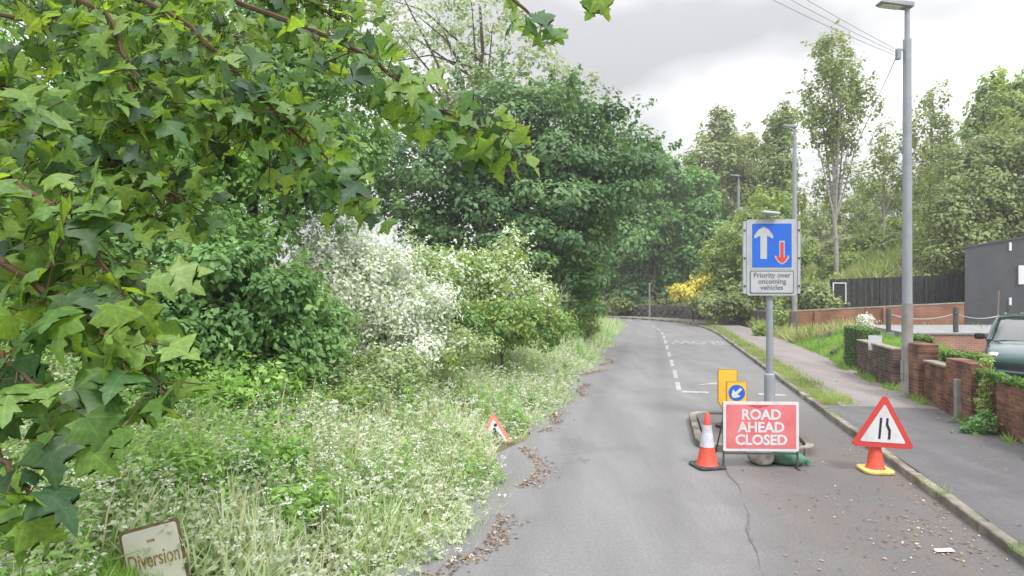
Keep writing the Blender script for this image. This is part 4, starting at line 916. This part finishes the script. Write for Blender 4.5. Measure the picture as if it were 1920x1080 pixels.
make_tree('far_tree', 'hazy distant tree seen through the birches right of the tall lamp post', 'tree', gp(1740, 68), gp(1740, 68) + Vector((0, 0, 9)), .2,
    [lobe_px(1720, 390, 40, 50, 68, 2.5), lobe_px(1770, 360, 40, 60, 68, 2.5)], 80, 60, .8, .3, G['birch'], 47, group='trees round the bend', fill=.1)
make_tree('far_tree', 'light green upright tree top at the right edge', 'tree', gp(1880, 42), gp(1880, 42) + Vector((0, 0, 14)), .2,
    [lobe_px(1875, 200, 50, 45, 42, 1.8), lobe_px(1865, 165, 20, 30, 42, 1), lobe_px(1910, 190, 25, 45, 42, 1.2), lobe_px(1850, 250, 40, 40, 42, 1.6)], 90, 75, .5, .22, G['lime'], 38)
make_tree('willow_tree', 'broad dense olive tree hanging over the dark building', 'tree', gp(1850, 37), gp(1850, 37) + Vector((0, 0, 8)), .3,
    [lobe_px(1850, 330, 110, 90, 37, 3), lobe_px(1920, 300, 100, 90, 37, 3), lobe_px(1790, 420, 80, 80, 36, 2.4), lobe_px(1870, 420, 110, 70, 36.5, 2.8), lobe_px(1960, 400, 90, 90, 37, 2.8), lobe_px(1770, 490, 50, 45, 35, 1.4)], 220, 180, .75, .17, G['olive'], 39, limbs=20, droop=.35, flat=.5)
# --- bank shrubs at the right
for i, (lab, us, Z, lob, gm, sd) in enumerate((
    ('rounded green shrub on the bank left of the priority sign', 1370, 47, [(1360, 480, 40, 60), (1350, 530, 40, 45), (1385, 530, 45, 50)], 'lime', 51),
    ('tall green shrub directly behind the priority sign', 1450, 44, [(1440, 420, 60, 60), (1460, 480, 70, 60), (1410, 450, 40, 50)], 'lime', 52),
    ('dark green shrub at the left end of the black fence', 1545, 35.5, [(1532, 570, 22, 20), (1515, 555, 22, 28)], 'olive', 55),
    ('tangled green bush at the bottom of the bank beside the footpath', 1380, 43, [(1400, 560, 45, 30), (1350, 570, 50, 22), (1440, 540, 40, 40)], 'olive', 56))):
    make_tree('bank_shrub', lab, 'shrub', gp(us, Z), gp(us, Z) + Vector((0, 0, 2.5)), .06, [lobe_px(u, v, ru, rv, Z, 1.6) for u, v, ru, rv in lob], 130, 85, .5, .2, G[gm], sd, limbs=6, group='shrubs on the bank', trunk_n=2)
for i, (u, Z, rr, gm, lab) in enumerate(((1510, 42, 1.5, 'lime', 'scrubby bush on the slope right beside the priority sign'), (1545, 47, 1.9, 'birch', 'rough olive scrub on the upper slope left of the tall birch'), (1600, 45, 1.3, 'lime', 'low scrub at the foot of the tall birch'), (1650, 48, 1.7, 'birch', 'scrub on the slope just left of the tall lamp post'), (1690, 43, 1.0, 'olive', 'small scrub above the middle of the black fence'), (1735, 44, 1.6, 'lime', 'scrub on the slope right of the tall lamp post'), (1580, 50, 2.0, 'olive', 'dark scrub on the skyline of the slope'))):
    q = gp(u, Z); gz_ = float(ground_h(q.x, q.y)); c0 = np.array((q.x, q.y, gz_ + rr * .35))
    make_tree('slope_scrub', lab, 'scrub', q, q + Vector((0, 0, .5)), .04, [(c0, np.array((rr, rr, rr * .55))), (c0 + np.array((rr * .9, .3, -.1)), np.array((rr * .7, rr * .7, rr * .4))), (c0 + np.array((-rr * .9, -.2, -.2)), np.array((rr * .7, rr * .7, rr * .35)))], 70, 75, .4, .19, G[gm], 160 + i, limbs=4, group='scrub on the slope')
make_tree('broom_bush', 'yellow flowering bush on the bank at the bend', 'bush', gp(1300, 47), gp(1300, 47) + Vector((0, 0, 1.5)), .05,
    [lobe_px(1285, 545, 28, 16, 47, 1), lobe_px(1325, 528, 26, 18, 47, 1), lobe_px(1300, 555, 40, 14, 47, 1)], 60, 60, .35, .17, G['yellow'], 57, limbs=4)
make_tree('ivy_bush', 'dark ivy tumbling over the far stone wall', 'bush', gp(1190, 57), gp(1190, 57) + Vector((0, 0, 1)), .05, [lobe_px(1160, 572, 30, 12, 56, 1), lobe_px(1240, 570, 34, 12, 56, 1), lobe_px(1290, 578, 24, 12, 55, 1)], 70, 50, .3, .2, G['olive'], 48, limbs=4)
make_tree('broom_bush', 'small yellow-green bush at the foot of the sign post', 'bush', gp(1420, 33), gp(1420, 33) + Vector((0, 0, .8)), .03, [lobe_px(1425, 615, 12, 20, 33, .4), lobe_px(1462, 600, 18, 32, 33.5, .5)], 30, 70, .2, .12, G['lime'], 58, limbs=3)
make_tree('rose_bush', 'pale blossoming shrub above the terrace before the orange wall', 'bush', gp(1622, 24), gp(1622, 24) + Vector((0, 0, 1.5)), .03, [lobe_px(1622, 602, 14, 16, 24, .35), lobe_px(1628, 622, 9, 16, 24, .25)], 24, 60, .12, .06, G['silver'], 59, limbs=4)
make_tree('wall_bush', 'leafy green bush at the foot of the near brick wall', 'bush', gp(1840, 10.9), gp(1840, 10.9) + Vector((0, 0, .4)), .015, [lobe_px(1845, 800, 24, 26, 10.75, .2), lobe_px(1822, 808, 22, 14, 10.8, .16), lobe_px(1795, 800, 14, 10, 11.6, .12)], 34, 40, .09, .05, G['mid'], 60, T_OVAL, limbs=4)
make_tree('climbing_plant', 'yellowish climber on the recessed wall beside the near brick wall', 'climber', gp(1850, 11.0), gp(1850, 11.0) + Vector((0, 0, 1.1)), .012, [lobe_px(1850, 700, 10, 42, 11.1, .1), lobe_px(1845, 760, 13, 30, 11.1, .1)], 30, 26, .08, .045, G['lime'], 61, T_OVAL, limbs=4)

# --- clipped hedges behind the walls
def clipped(name, label, s0, s1, t0, t1, z0, z1, seed, dens=900):
    sx, depth, sz = s1 - s0, t1 - t0, z1 - z0; c = rp((s0 + s1) / 2, (t0 + t1) / 2, z0)
    rg = np.random.default_rng(seed); e = empty(name, c, math.atan2(D[1], D[0]), label=label, cat='hedge', group='clipped hedges behind the garden walls')
    n = int(dens * (sx * sz * 2 + sx * depth * 2 + depth * sz * 2)); f = rg.integers(0, 6, n); p = rg.uniform(-.5, .5, (n, 3)); p[:, 2] += .5; nn_ = np.zeros((n, 3))
    for k_, (ax, val, d_) in enumerate(((1, -.5, (0, -1, 0)), (1, .5, (0, 1, 0)), (0, -.5, (-1, 0, 0)), (0, .5, (1, 0, 0)), (2, 1, (0, 0, 1)), (2, 1, (0, 0, 1)))):
        s_ = f == k_; p[s_, ax] = val; nn_[s_] = d_
    p = p * np.array((sx, depth, sz)) + rg.normal(0, .014, (n, 3))
    leaf_cloud('foliage', p, nn_ + rg.normal(0, .45, (n, 3)), .05 * rg.uniform(.7, 1.4, n), rg.random(n), T_QUAD, G['hedge'], e, None, rg)
    db = .2 if sz > .3 else 0
    MB().box((0, 0, (sz - .03) / 2 - db / 2), (sx - .04, depth - .04, sz - .03 + db)).build('core', mat('hedge_core', (.03, .05, .015), .9), e)
clipped('clipped_hedge', 'thin bright green trimmed strip growing on top of the near wall', 8.2, 13.0, 5.62, 5.84, .965, 1.05, 71, 2200)
clipped('clipped_hedge', 'square clipped hedge behind the broad brick pier', 14.25, 15.3, 5.9, 6.35, .4, 1.2, 72)
clipped('clipped_hedge', 'small clipped hedge block behind the gate pier', 16.8, 17.6, 6.0, 6.35, .4, 1.37, 73)
clipped('clipped_hedge', 'clipped hedge left of the lamp post behind the dark wall', 20.6, 22.6, 5.95, 6.4, .2, 1.3, 74)

# --- verge vegetation, overexposure put into its pale and white colours
def scatter_st(n, s0, s1, t0, t1, rg, pw=1.0):
    s = s0 + (s1 - s0) * rg.random(n) ** pw; t = t0 + (t1 - t0) * rg.random(n)
    x = s * D[0] + t * NR[0]; y = s * D[1] + t * NR[1]; return x, y, s, t
rg = np.random.default_rng(101)
def edge_t(s): return -1.95 + .22 * np.sin(s * .9 + 1) + .14 * np.sin(s * 2.3) - .35 * np.exp(-((s - 18) / 3.0) ** 2) * 0
def clear(x, y):
    return ~((np.abs(x + .556 * y) < .105 * y + .08) & (y < 4.98)) & ~((np.abs(x - .0 * y) < .028 * y) & (y > 8.6) & (y < 10.5))
def grass(name, label, n, s0, s1, t0, t1, hmin, hmax, m, seed, pw=1.4, lean=.5, wid=1.0, mask=None, edge=True, cluster=True, noclear=False):
    rg = np.random.default_rng(seed); x, y, s, t = scatter_st(n, s0, s1, t0, t1, rg, pw)
    if edge:
        k = t < edge_t(s) + rg.normal(0, .08, n); x, y, s, t = x[k], y[k], s[k], t[k]
    if cluster:
        k = rg.random(len(x)) < .35 + .65 * sm(vnoise(x, y, 2.2, seed), -.4, .5); x, y, s, t = x[k], y[k], s[k], t[k]
    if mask is not None:
        k = mask(x, y); x, y, s, t = x[k], y[k], s[k], t[k]
    k = clear(x, y) != noclear; x, y, s, t = x[k], y[k], s[k], t[k]
    n = len(x); pos = np.stack([x, y, np.where((t > 3.2) & (t < 5.75) & (s < 62), np.maximum(ground_h(x, y), .09), ground_h(x, y))], 1)
    tip = np.stack([rg.normal(0, lean, n), rg.normal(0, lean, n), np.ones(n)], 1); nor = np.stack([rg.normal(size=n), rg.normal(size=n), np.full(n, .25)], 1)
    sz = hmin + (hmax - hmin) * rg.random(n) ** 1.3
    if edge: sz *= .45 + .55 * sm(edge_t(s) - t, 0, .9)
    tv, tf = T_BLADE; tv = tv * np.array((wid, 1, 1))
    return leaf_cloud(name, pos, nor, sz, .6 * rg.random(n) + .4 * sm(vnoise(x, y, 1.1, seed + 5), -.8, .8), (tv, tf), m, None, tip, rg, label=label, cat='grass', kind='stuff')
grass('verge_grass', 'long pale grass covering the left verge', 120000, 3.0, 30, -10, -1.7, .15, .5, G['grass'], 111, 1.4, 1.0, 1.3)
grass('short_grass', 'short grass trodden down in front of the leaning sign', 60000, 2.2, 5.2, -4.6, -1.7, .05, .17, G['nettle'], 122, 1.0, .8, 1.5, cluster=False, noclear=True)
grass('dry_grass', 'taller straw coloured seeding grass in the left verge', 2600, 4, 30, -9, -1.9, .4, .85, G['straw'], 112, 1.3, .6, .7)
grass('far_verge_grass', 'grass fringe along the left side of the road before the bend', 26000, 22, 44, -7, -2.0, .3, .8, G['grass'], 113, 1.0, .5, 1.6)
grass('footpath_verge_grass', 'short green grass on the strip between kerb and footpath', 11000, 14.6, 50, 3.44, 4.1, .05, .2, G['lime'], 114, 1.5, .6, 1.6, edge=False)
grass('bank_grass', 'long dry grass at the foot of the right bank beside the footpath', 9000, 30, 46, 5.9, 8.5, .3, .8, G['straw'], 115, 1.0, .5, 1.8, edge=False)
grass('hill_grass', 'green grass covering the bank above the black fence', 80000, 30, 66, 5.9, 30, .3, .95, G['lime'], 116, 1.0, .6, 2.6, edge=False)
grass('slope_straw', 'dry stalks mixed through the grass of the slope', 16000, 32, 66, 6.5, 30, .4, 1.0, G['straw'], 121, 1.0, .5, 2.2, edge=False)
grass('terrace_grass', 'bright green grass on the stepped terrace beside the footpath', 34000, 19.8, 30, 5.75, 9.4, .1, .3, G['nettle'], 117, 1.0, .6, 1.5, edge=False)
grass('lawn', 'mown lawn in front of the dark building', 9000, 28, 41, 10, 24, .1, .25, G['nettle'], 118, 1.0, .5, 3, edge=False, mask=lambda x, y: (y > 29.9) & (y < 31.9) & (x > 21.5))
# kerbside tufts
grass('kerb_weeds', 'small grass tufts growing along the kerb', 5200, 4, 26, 3.26, 3.44, .03, .12, G['nettle'], 119, 1.2, .8, 1.6, edge=False, mask=lambda x, y: vnoise(x, y, 2.6, 4) > .22)
grass('wall_weeds', 'weeds sprouting along the foot of the brick walls', 5200, 8, 22, 5.42, 5.62, .05, .26, G['nettle'], 120, 1.0, .7, 2.2, edge=False, mask=lambda x, y: vnoise(x, y, 2.1, 9) > .0)
# leafy plants (nettles and bindweed)
def herbs(name, label, n, s0, s1, t0, t1, hmin, hmax, leaf, per, m, seed, pw=1.4, mask=None, tpl=T_LONG, top=False, hfun=None):
    rg = np.random.default_rng(seed); x, y, s, t = scatter_st(n, s0, s1, t0, t1, rg, pw)
    k = t < edge_t(s) - .12 + rg.normal(0, .1, n)
    k &= clear(x, y)
    if mask is not None: k &= mask(x, y)
    x, y, s, t = x[k], y[k], s[k], t[k]; n = len(x); z = ground_h(x, y); h = rg.uniform(hmin, hmax, n) * (.4 + .6 * sm(edge_t(s) - t, 0, 1.2))
    lx, ly = rg.normal(0, .12, n), rg.normal(0, .12, n); i = np.repeat(np.arange(n), per); f = np.tile(np.linspace(.25, 1, per), n) + rg.normal(0, .04, n * per)
    if top: f = 1 + rg.normal(0, .02, n * per)
    a = rg.uniform(0, 2 * np.pi, n * per); r = leaf * (.15 if not top else rg.uniform(.0, 1.6, n * per))
    pos = np.stack([x[i] + lx[i] * f + np.cos(a) * r, y[i] + ly[i] * f + np.sin(a) * r, z[i] + h[i] * f], 1)
    tip = np.stack([np.cos(a), np.sin(a), rg.uniform(-.5, .35, n * per)], 1); nor = np.stack([rg.normal(0, .35, n * per), rg.normal(0, .35, n * per) - .25, np.ones(n * per)], 1)
    return leaf_cloud(name, pos, nor, leaf * rg.uniform(.6, 1.3, n * per) * (1.25 - .5 * f if not top else 1), .55 * rg.random(n * per) + .45 * np.repeat(rg.random(n), per), tpl, m, None, tip, rg, label=label, cat='plants', kind='stuff')
herbs('nettles', 'mass of green nettles and weeds on the near left verge', 3000, 3.2, 24, -9, -2.0, .3, .9, .115, 16, G['nettle'], 131, 1.4, mask=lambda x, y: vnoise(x, y, 1.3, 8) + .9 * sm(-(x * NR[0] + y * NR[1]), 3.2, 5.5) > .25)
herbs('broad_weeds', 'broad leaved bindweed and dock spread through the verge', 9500, 3.2, 26, -8, -1.85, .12, .55, .07, 10, G['verge_pale'], 132, 1.3, tpl=T_OVAL)
herbs('dock_leaves', 'patches of dark broad dock leaves in the verge', 1500, 3.2, 24, -8, -2.0, .2, .6, .14, 8, G['mid'], 134, 1.3, tpl=T_OVAL, mask=lambda x, y: vnoise(x, y, 1.9, 14) > .45)
herbs('overexposed_flecks', 'white flower heads added through the verge grass to paint its overexposure', 3200, 3.5, 28, -6, -1.95, .2, .7, .024, 12, G['white'], 133, 1.2, tpl=T_QUAD, top=True, mask=lambda x, y: (vnoise(x, y, .9, 2) + .8 * sm(x * NR[0] + y * NR[1], -5.5, -2.5)) > .15)
# leaf litter
def litter(name, label, n, fn, seed, size, m='litter'):
    rg = np.random.default_rng(seed); x, y, z = fn(rg, n); n = len(x); pos = np.stack([x, y, z], 1)
    nor = np.stack([rg.normal(0, .25, n), rg.normal(0, .25, n), np.ones(n)], 1)
    leaf_cloud(name, pos, nor, size * rg.uniform(.5, 1.5, n), rg.random(n), T_OVAL, G[m], None, None, rg, label=label, cat='leaves', kind='stuff')
def f_lane(rg, n):
    x, y, s, t = scatter_st(n, 3.5, 12, 1.1, 3.25, rg, 1.0); k = rg.random(n) < .08 + .9 * sm(vnoise(x, y, .9, 1), .1, .7) * sm(t, 1.0, 2.0) + .8 * sm(t, 2.9, 3.25); return x[k], y[k], np.full(k.sum(), .012)
litter('fallen_leaves', 'brown fallen leaves scattered over the lane before the signs', 2600, f_lane, 141, .035)
def f_left(rg, n):
    s = rg.uniform(3.5, 24, n); t = edge_t(s) + .05 + np.abs(rg.normal(0, .14, n)); k = vnoise(s, s * 0, 1.9, 3) > -.15; s, t = s[k], t[k]; return s * D[0] + t * NR[0], s * D[1] + t * NR[1], np.full(len(s), .014)
litter('roadside_debris', 'brown leaf debris along the left road edge', 3800, f_left, 142, .04)
def f_path(rg, n):
    x, y, s, t = scatter_st(n, 5, 20, 3.5, 5.55, rg, 1.0); k = rg.random(n) < .06 + .8 * sm(t, 5.0, 5.5); return x[k], y[k], np.full(k.sum(), .112)
litter('path_leaves', 'dry leaves lying on the footpath along the wall', 1500, f_path, 143, .04)
o = MB().add([(-.09, 0, 0), (.02, -.02, .012), (.1, .0, .004), (.09, .05, .02), (0, .055, .01), (-.08, .045, .015)], [(0, 1, 4, 5), (1, 2, 3, 4)]).build('paper_scrap', M['paper'], loc=(P(1772, 1038, 6.15).x, 6.15, .014), label='crumpled white paper scrap on the road near the kerb', cat='litter')

# --- overhanging sycamore with single leaves
half = [(0, 0), (.12, -.08), (.27, -.05), (.42, -.06), (.31, .09), (.47, .20), (.62, .37), (.46, .41), (.42, .51), (.28, .46), (.17, .56), (.26, .68), (.15, .73), (.12, .85), (0, 1.02)]
def syc_tpl(bend, fold, jit, rg, twist=0):
    sp = [(0, .0), (0, .3), (0, .62), (0, 1.0)]; v = [list(q) + [0] for q in sp]; f = []
    for sgn in (1, -1):
        o_ = [(x * (1 + rg.normal(0, jit)) * sgn, y + rg.normal(0, jit) * .25) for x, y in half[1:-1]]
        b0 = len(v); v += [[x, y, 0] for x, y in o_]; idx = [0] + list(range(b0, b0 + len(o_))) + [3]
        js = [0] + [0 if k < 2 else (1 if k < 7 else 2) for k in range(1, len(o_) + 1)] + [3]; cur = 0
        for k in range(len(idx) - 1):
            want = min(js[k + 1], 2) if k + 1 < len(idx) - 1 else 2
            if k == 0: cur = 1; f.append((0, idx[1], 1)[::sgn]); continue
            want = max(want, cur)
            if want > cur: f.append((cur, idx[k], cur + 1)[::sgn]); cur = want
            if k + 1 < len(idx) - 1 or cur != 3: f.append((cur, idx[k], idx[k + 1])[::sgn])
    v = np.array(v, float); v[:, 2] = fold * np.abs(v[:, 0]) - bend * (v[:, 1] - .2) ** 2 - .6 * bend * v[:, 0] ** 2 + twist * v[:, 0] * v[:, 1] + rg.normal(0, .012, len(v)) * (np.abs(v[:, 0]) > .1)
    return v, f
rg = np.random.default_rng(77)
VAR = [syc_tpl(b, f, .035, rg, tw_) for b, f, tw_ in ((.25, .12, .2), (.5, .05, -.3), (.1, .25, .1), (.6, -.15, .3), (.35, .4, -.15), (.9, .1, .0), (.5, .3, .5), (.2, -.2, -.4))]
syc = empty('sycamore_tree', (-4.6, 3.4, 0), label='sycamore tree with large lobed leaves overhanging from the left', cat='tree')
SB = np.array(syc.location)
trp = [Vector((0, 0, -.2)), Vector((.1, .1, 1.5)), Vector((0, .1, 3.2)), Vector((.2, .2, 5.5)), Vector((.1, .1, 8))]
MB().tube(trp, [.28, .22, .2, .15, .06], 12).build('trunk', M['bark'], syc, True)
# each branch: list of (u, v, Z) way points, leaf spread in m, number of near leaves, number of farther ones
BR = [
    ([(-300, -60, 3.6), (250, -60, 3.4), (560, 40, 3.2), (700, 115, 3.1), (790, 180, 3.05), (880, 235, 3.0), (985, 250, 3.0)], .17, 62, 40),
    ([(-300, -200, 3.5), (200, -40, 3.3), (350, 40, 3.1), (440, 130, 3.0), (520, 215, 3.0), (610, 300, 2.95), (700, 385, 2.9)], .19, 62, 60),
    ([(-300, -100, 3.0), (60, -60, 3.0), (190, 20, 2.9), (250, 130, 2.85), (255, 190, 2.8), (225, 260, 2.8)], .2, 30, 60),
    ([(-300, -260, 3.8), (500, -160, 3.6), (860, -90, 3.2), (985, 15, 3.1), (1030, 60, 3.1)], .09, 14, 0),
    ([(860, -90, 3.2), (1060, -60, 3.1), (1125, -10, 3.1)], .05, 3, 0),
    ([(-400, 250, 2.3), (-60, 300, 2.2), (100, 380, 2.15), (180, 470, 2.1), (240, 560, 2.1)], .2, 30, 40),
    ([(-400, 400, 2.2), (-40, 470, 2.1), (110, 560, 2.05), (230, 640, 2.0), (310, 730, 2.0)], .19, 34, 30),
    ([(-400, 520, 2.0), (-40, 640, 1.95), (60, 720, 1.9), (120, 800, 1.9)], .16, 24, 16),
    ([(-300, 60, 2.6), (-20, 120, 2.5), (60, 220, 2.4), (100, 330, 2.4)], .2, 30, 40),
    ([(-400, 640, 1.9), (-60, 780, 1.85), (20, 880, 1.8), (60, 950, 1.8)], .13, 14, 6),
    ([(-300, -20, 4.4), (200, 60, 4.2), (420, 180, 4.2), (560, 260, 4.2)], .5, 0, 560),
    ([(-300, -300, 4.6), (200, -200, 4.5), (480, -60, 4.5), (640, 40, 4.4)], .5, 0, 520),
    ([(-300, 100, 4.2), (0, 160, 4.0), (180, 280, 4.0), (330, 370, 4.0)], .45, 0, 520),
    ([(-300, 350, 3.4), (-20, 420, 3.2), (120, 520, 3.2)], .35, 0, 300),
    ([(-300, -60, 5.4), (250, 0, 5.4), (450, 80, 5.4)], .6, 0, 460),
]
def along(w, f):
    k = f * (len(w) - 1); i = min(int(k), len(w) - 2); return w[i].lerp(w[i + 1], k - i)
tw = MB(); far_p = []; nleaf = 0
for way, spread, nn_, nfar in BR:
    w3 = [P(*q) - syc.location for q in way]
    n = 20; pts_ = [along(w3, i / n) + Vector(rg.normal(0, .008, 3)) for i in range(n + 1)]
    root = Vector((.1, .1, min(7.5, max(1.2, w3[0].z))))
    bo = MB().tube([root] + pts_, [.03] + [.016 * (1 - .85 * i / n) + .0015 for i in range(n + 1)], 6).build('branch', M['twig'], syc, True)
    def spot(f):
        c = along(w3, f); off = rg.normal(size=3); off /= np.linalg.norm(off); off *= np.array((1, 1, .8))
        return np.array(c), np.array(c) + off * spread * rg.uniform(.25, 1.0) + np.array((0, 0, -.02))
    for j in range(nn_):
        c, p_ = spot(1 - .62 * rg.random() ** .9 if j > 2 else 1 - .02 * j)
        if nleaf >= 300: break
        nleaf += 1; v_ = int(rg.integers(len(VAR)))
        key = 'leaf_%d' % v_
        if key not in bpy.data.meshes:
            me = bpy.data.meshes.new(key); me.from_pydata([tuple(q) for q in VAR[v_][0]], [], VAR[v_][1]); me.materials.append(G['sycobj'])
            me.polygons.foreach_set('use_smooth', [True] * len(me.polygons))
        o = bpy.data.objects.new('leaf', bpy.data.meshes[key]); link(o, syc)
        nor = Vector((rg.normal(0, .55), rg.normal(0, .5) - .55, .5 + rg.normal(0, .4))).normalized()
        tip = Vector((p_ - c) * 1.5 / max(spread, .01)) + Vector((rg.normal(0, .45), rg.normal(0, .4), -.9)); y = (tip - nor * tip.dot(nor)).normalized(); x = y.cross(nor)
        sz = rg.choice([rg.uniform(.06, .1), rg.uniform(.09, .145)], p=[.3, .7])
        o.matrix_basis = Matrix(((x.x * sz, y.x * sz, nor.x * sz, p_[0]), (x.y * sz, y.y * sz, nor.y * sz, p_[1]), (x.z * sz, y.z * sz, nor.z * sz, p_[2]), (0, 0, 0, 1)))
        tw.tube([Vector(c), Vector(c).lerp(Vector(p_), .5) + Vector((0, 0, .02)), Vector(p_)], .0018, 4, False)
    for j in range(nfar):
        c, p_ = spot(1 - .75 * rg.random()); far_p.append(p_)
        if j % 2 == 0: tw.tube([Vector(c), Vector(p_)], .003, 4, False)
ts = tw.build('leaf_stalks', M['twig'], syc); ts['kind'] = 'stuff'
fp = np.array(far_p); n = len(fp)
nor = np.stack([rg.normal(0, .5, n), rg.normal(0, .5, n) - .5, .5 + rg.normal(0, .4, n)], 1); tip = np.stack([rg.normal(0, .7, n), rg.normal(0, .7, n), np.full(n, -.9)], 1)
o = leaf_cloud('far_leaves', fp, nor, rg.uniform(.07, .145, n), rg.random(n), VAR[4], G['sycamore'], syc, tip, rg, leafxy=True); o['kind'] = 'stuff'

# ------------------------------------------------------------------ thin haze volume, added to lift the dark far tones
hm = bpy.data.materials.new('haze'); hm.use_nodes = True; hn = hm.node_tree.nodes
hn.remove(hn['Principled BSDF']); pv = hn.new('ShaderNodeVolumePrincipled'); pv.inputs['Color'].default_value = (.93, .95, .97, 1); pv.inputs['Density'].default_value = .0014; pv.inputs['Anisotropy'].default_value = .2
hm.node_tree.links.new(pv.outputs[0], hn['Material Output'].inputs['Volume'])
MB().box((0, 600, 20), (2400, 2400, 60)).build('haze', hm, kind='stuff', label='thin pale haze added over the road to lift dark far tones')
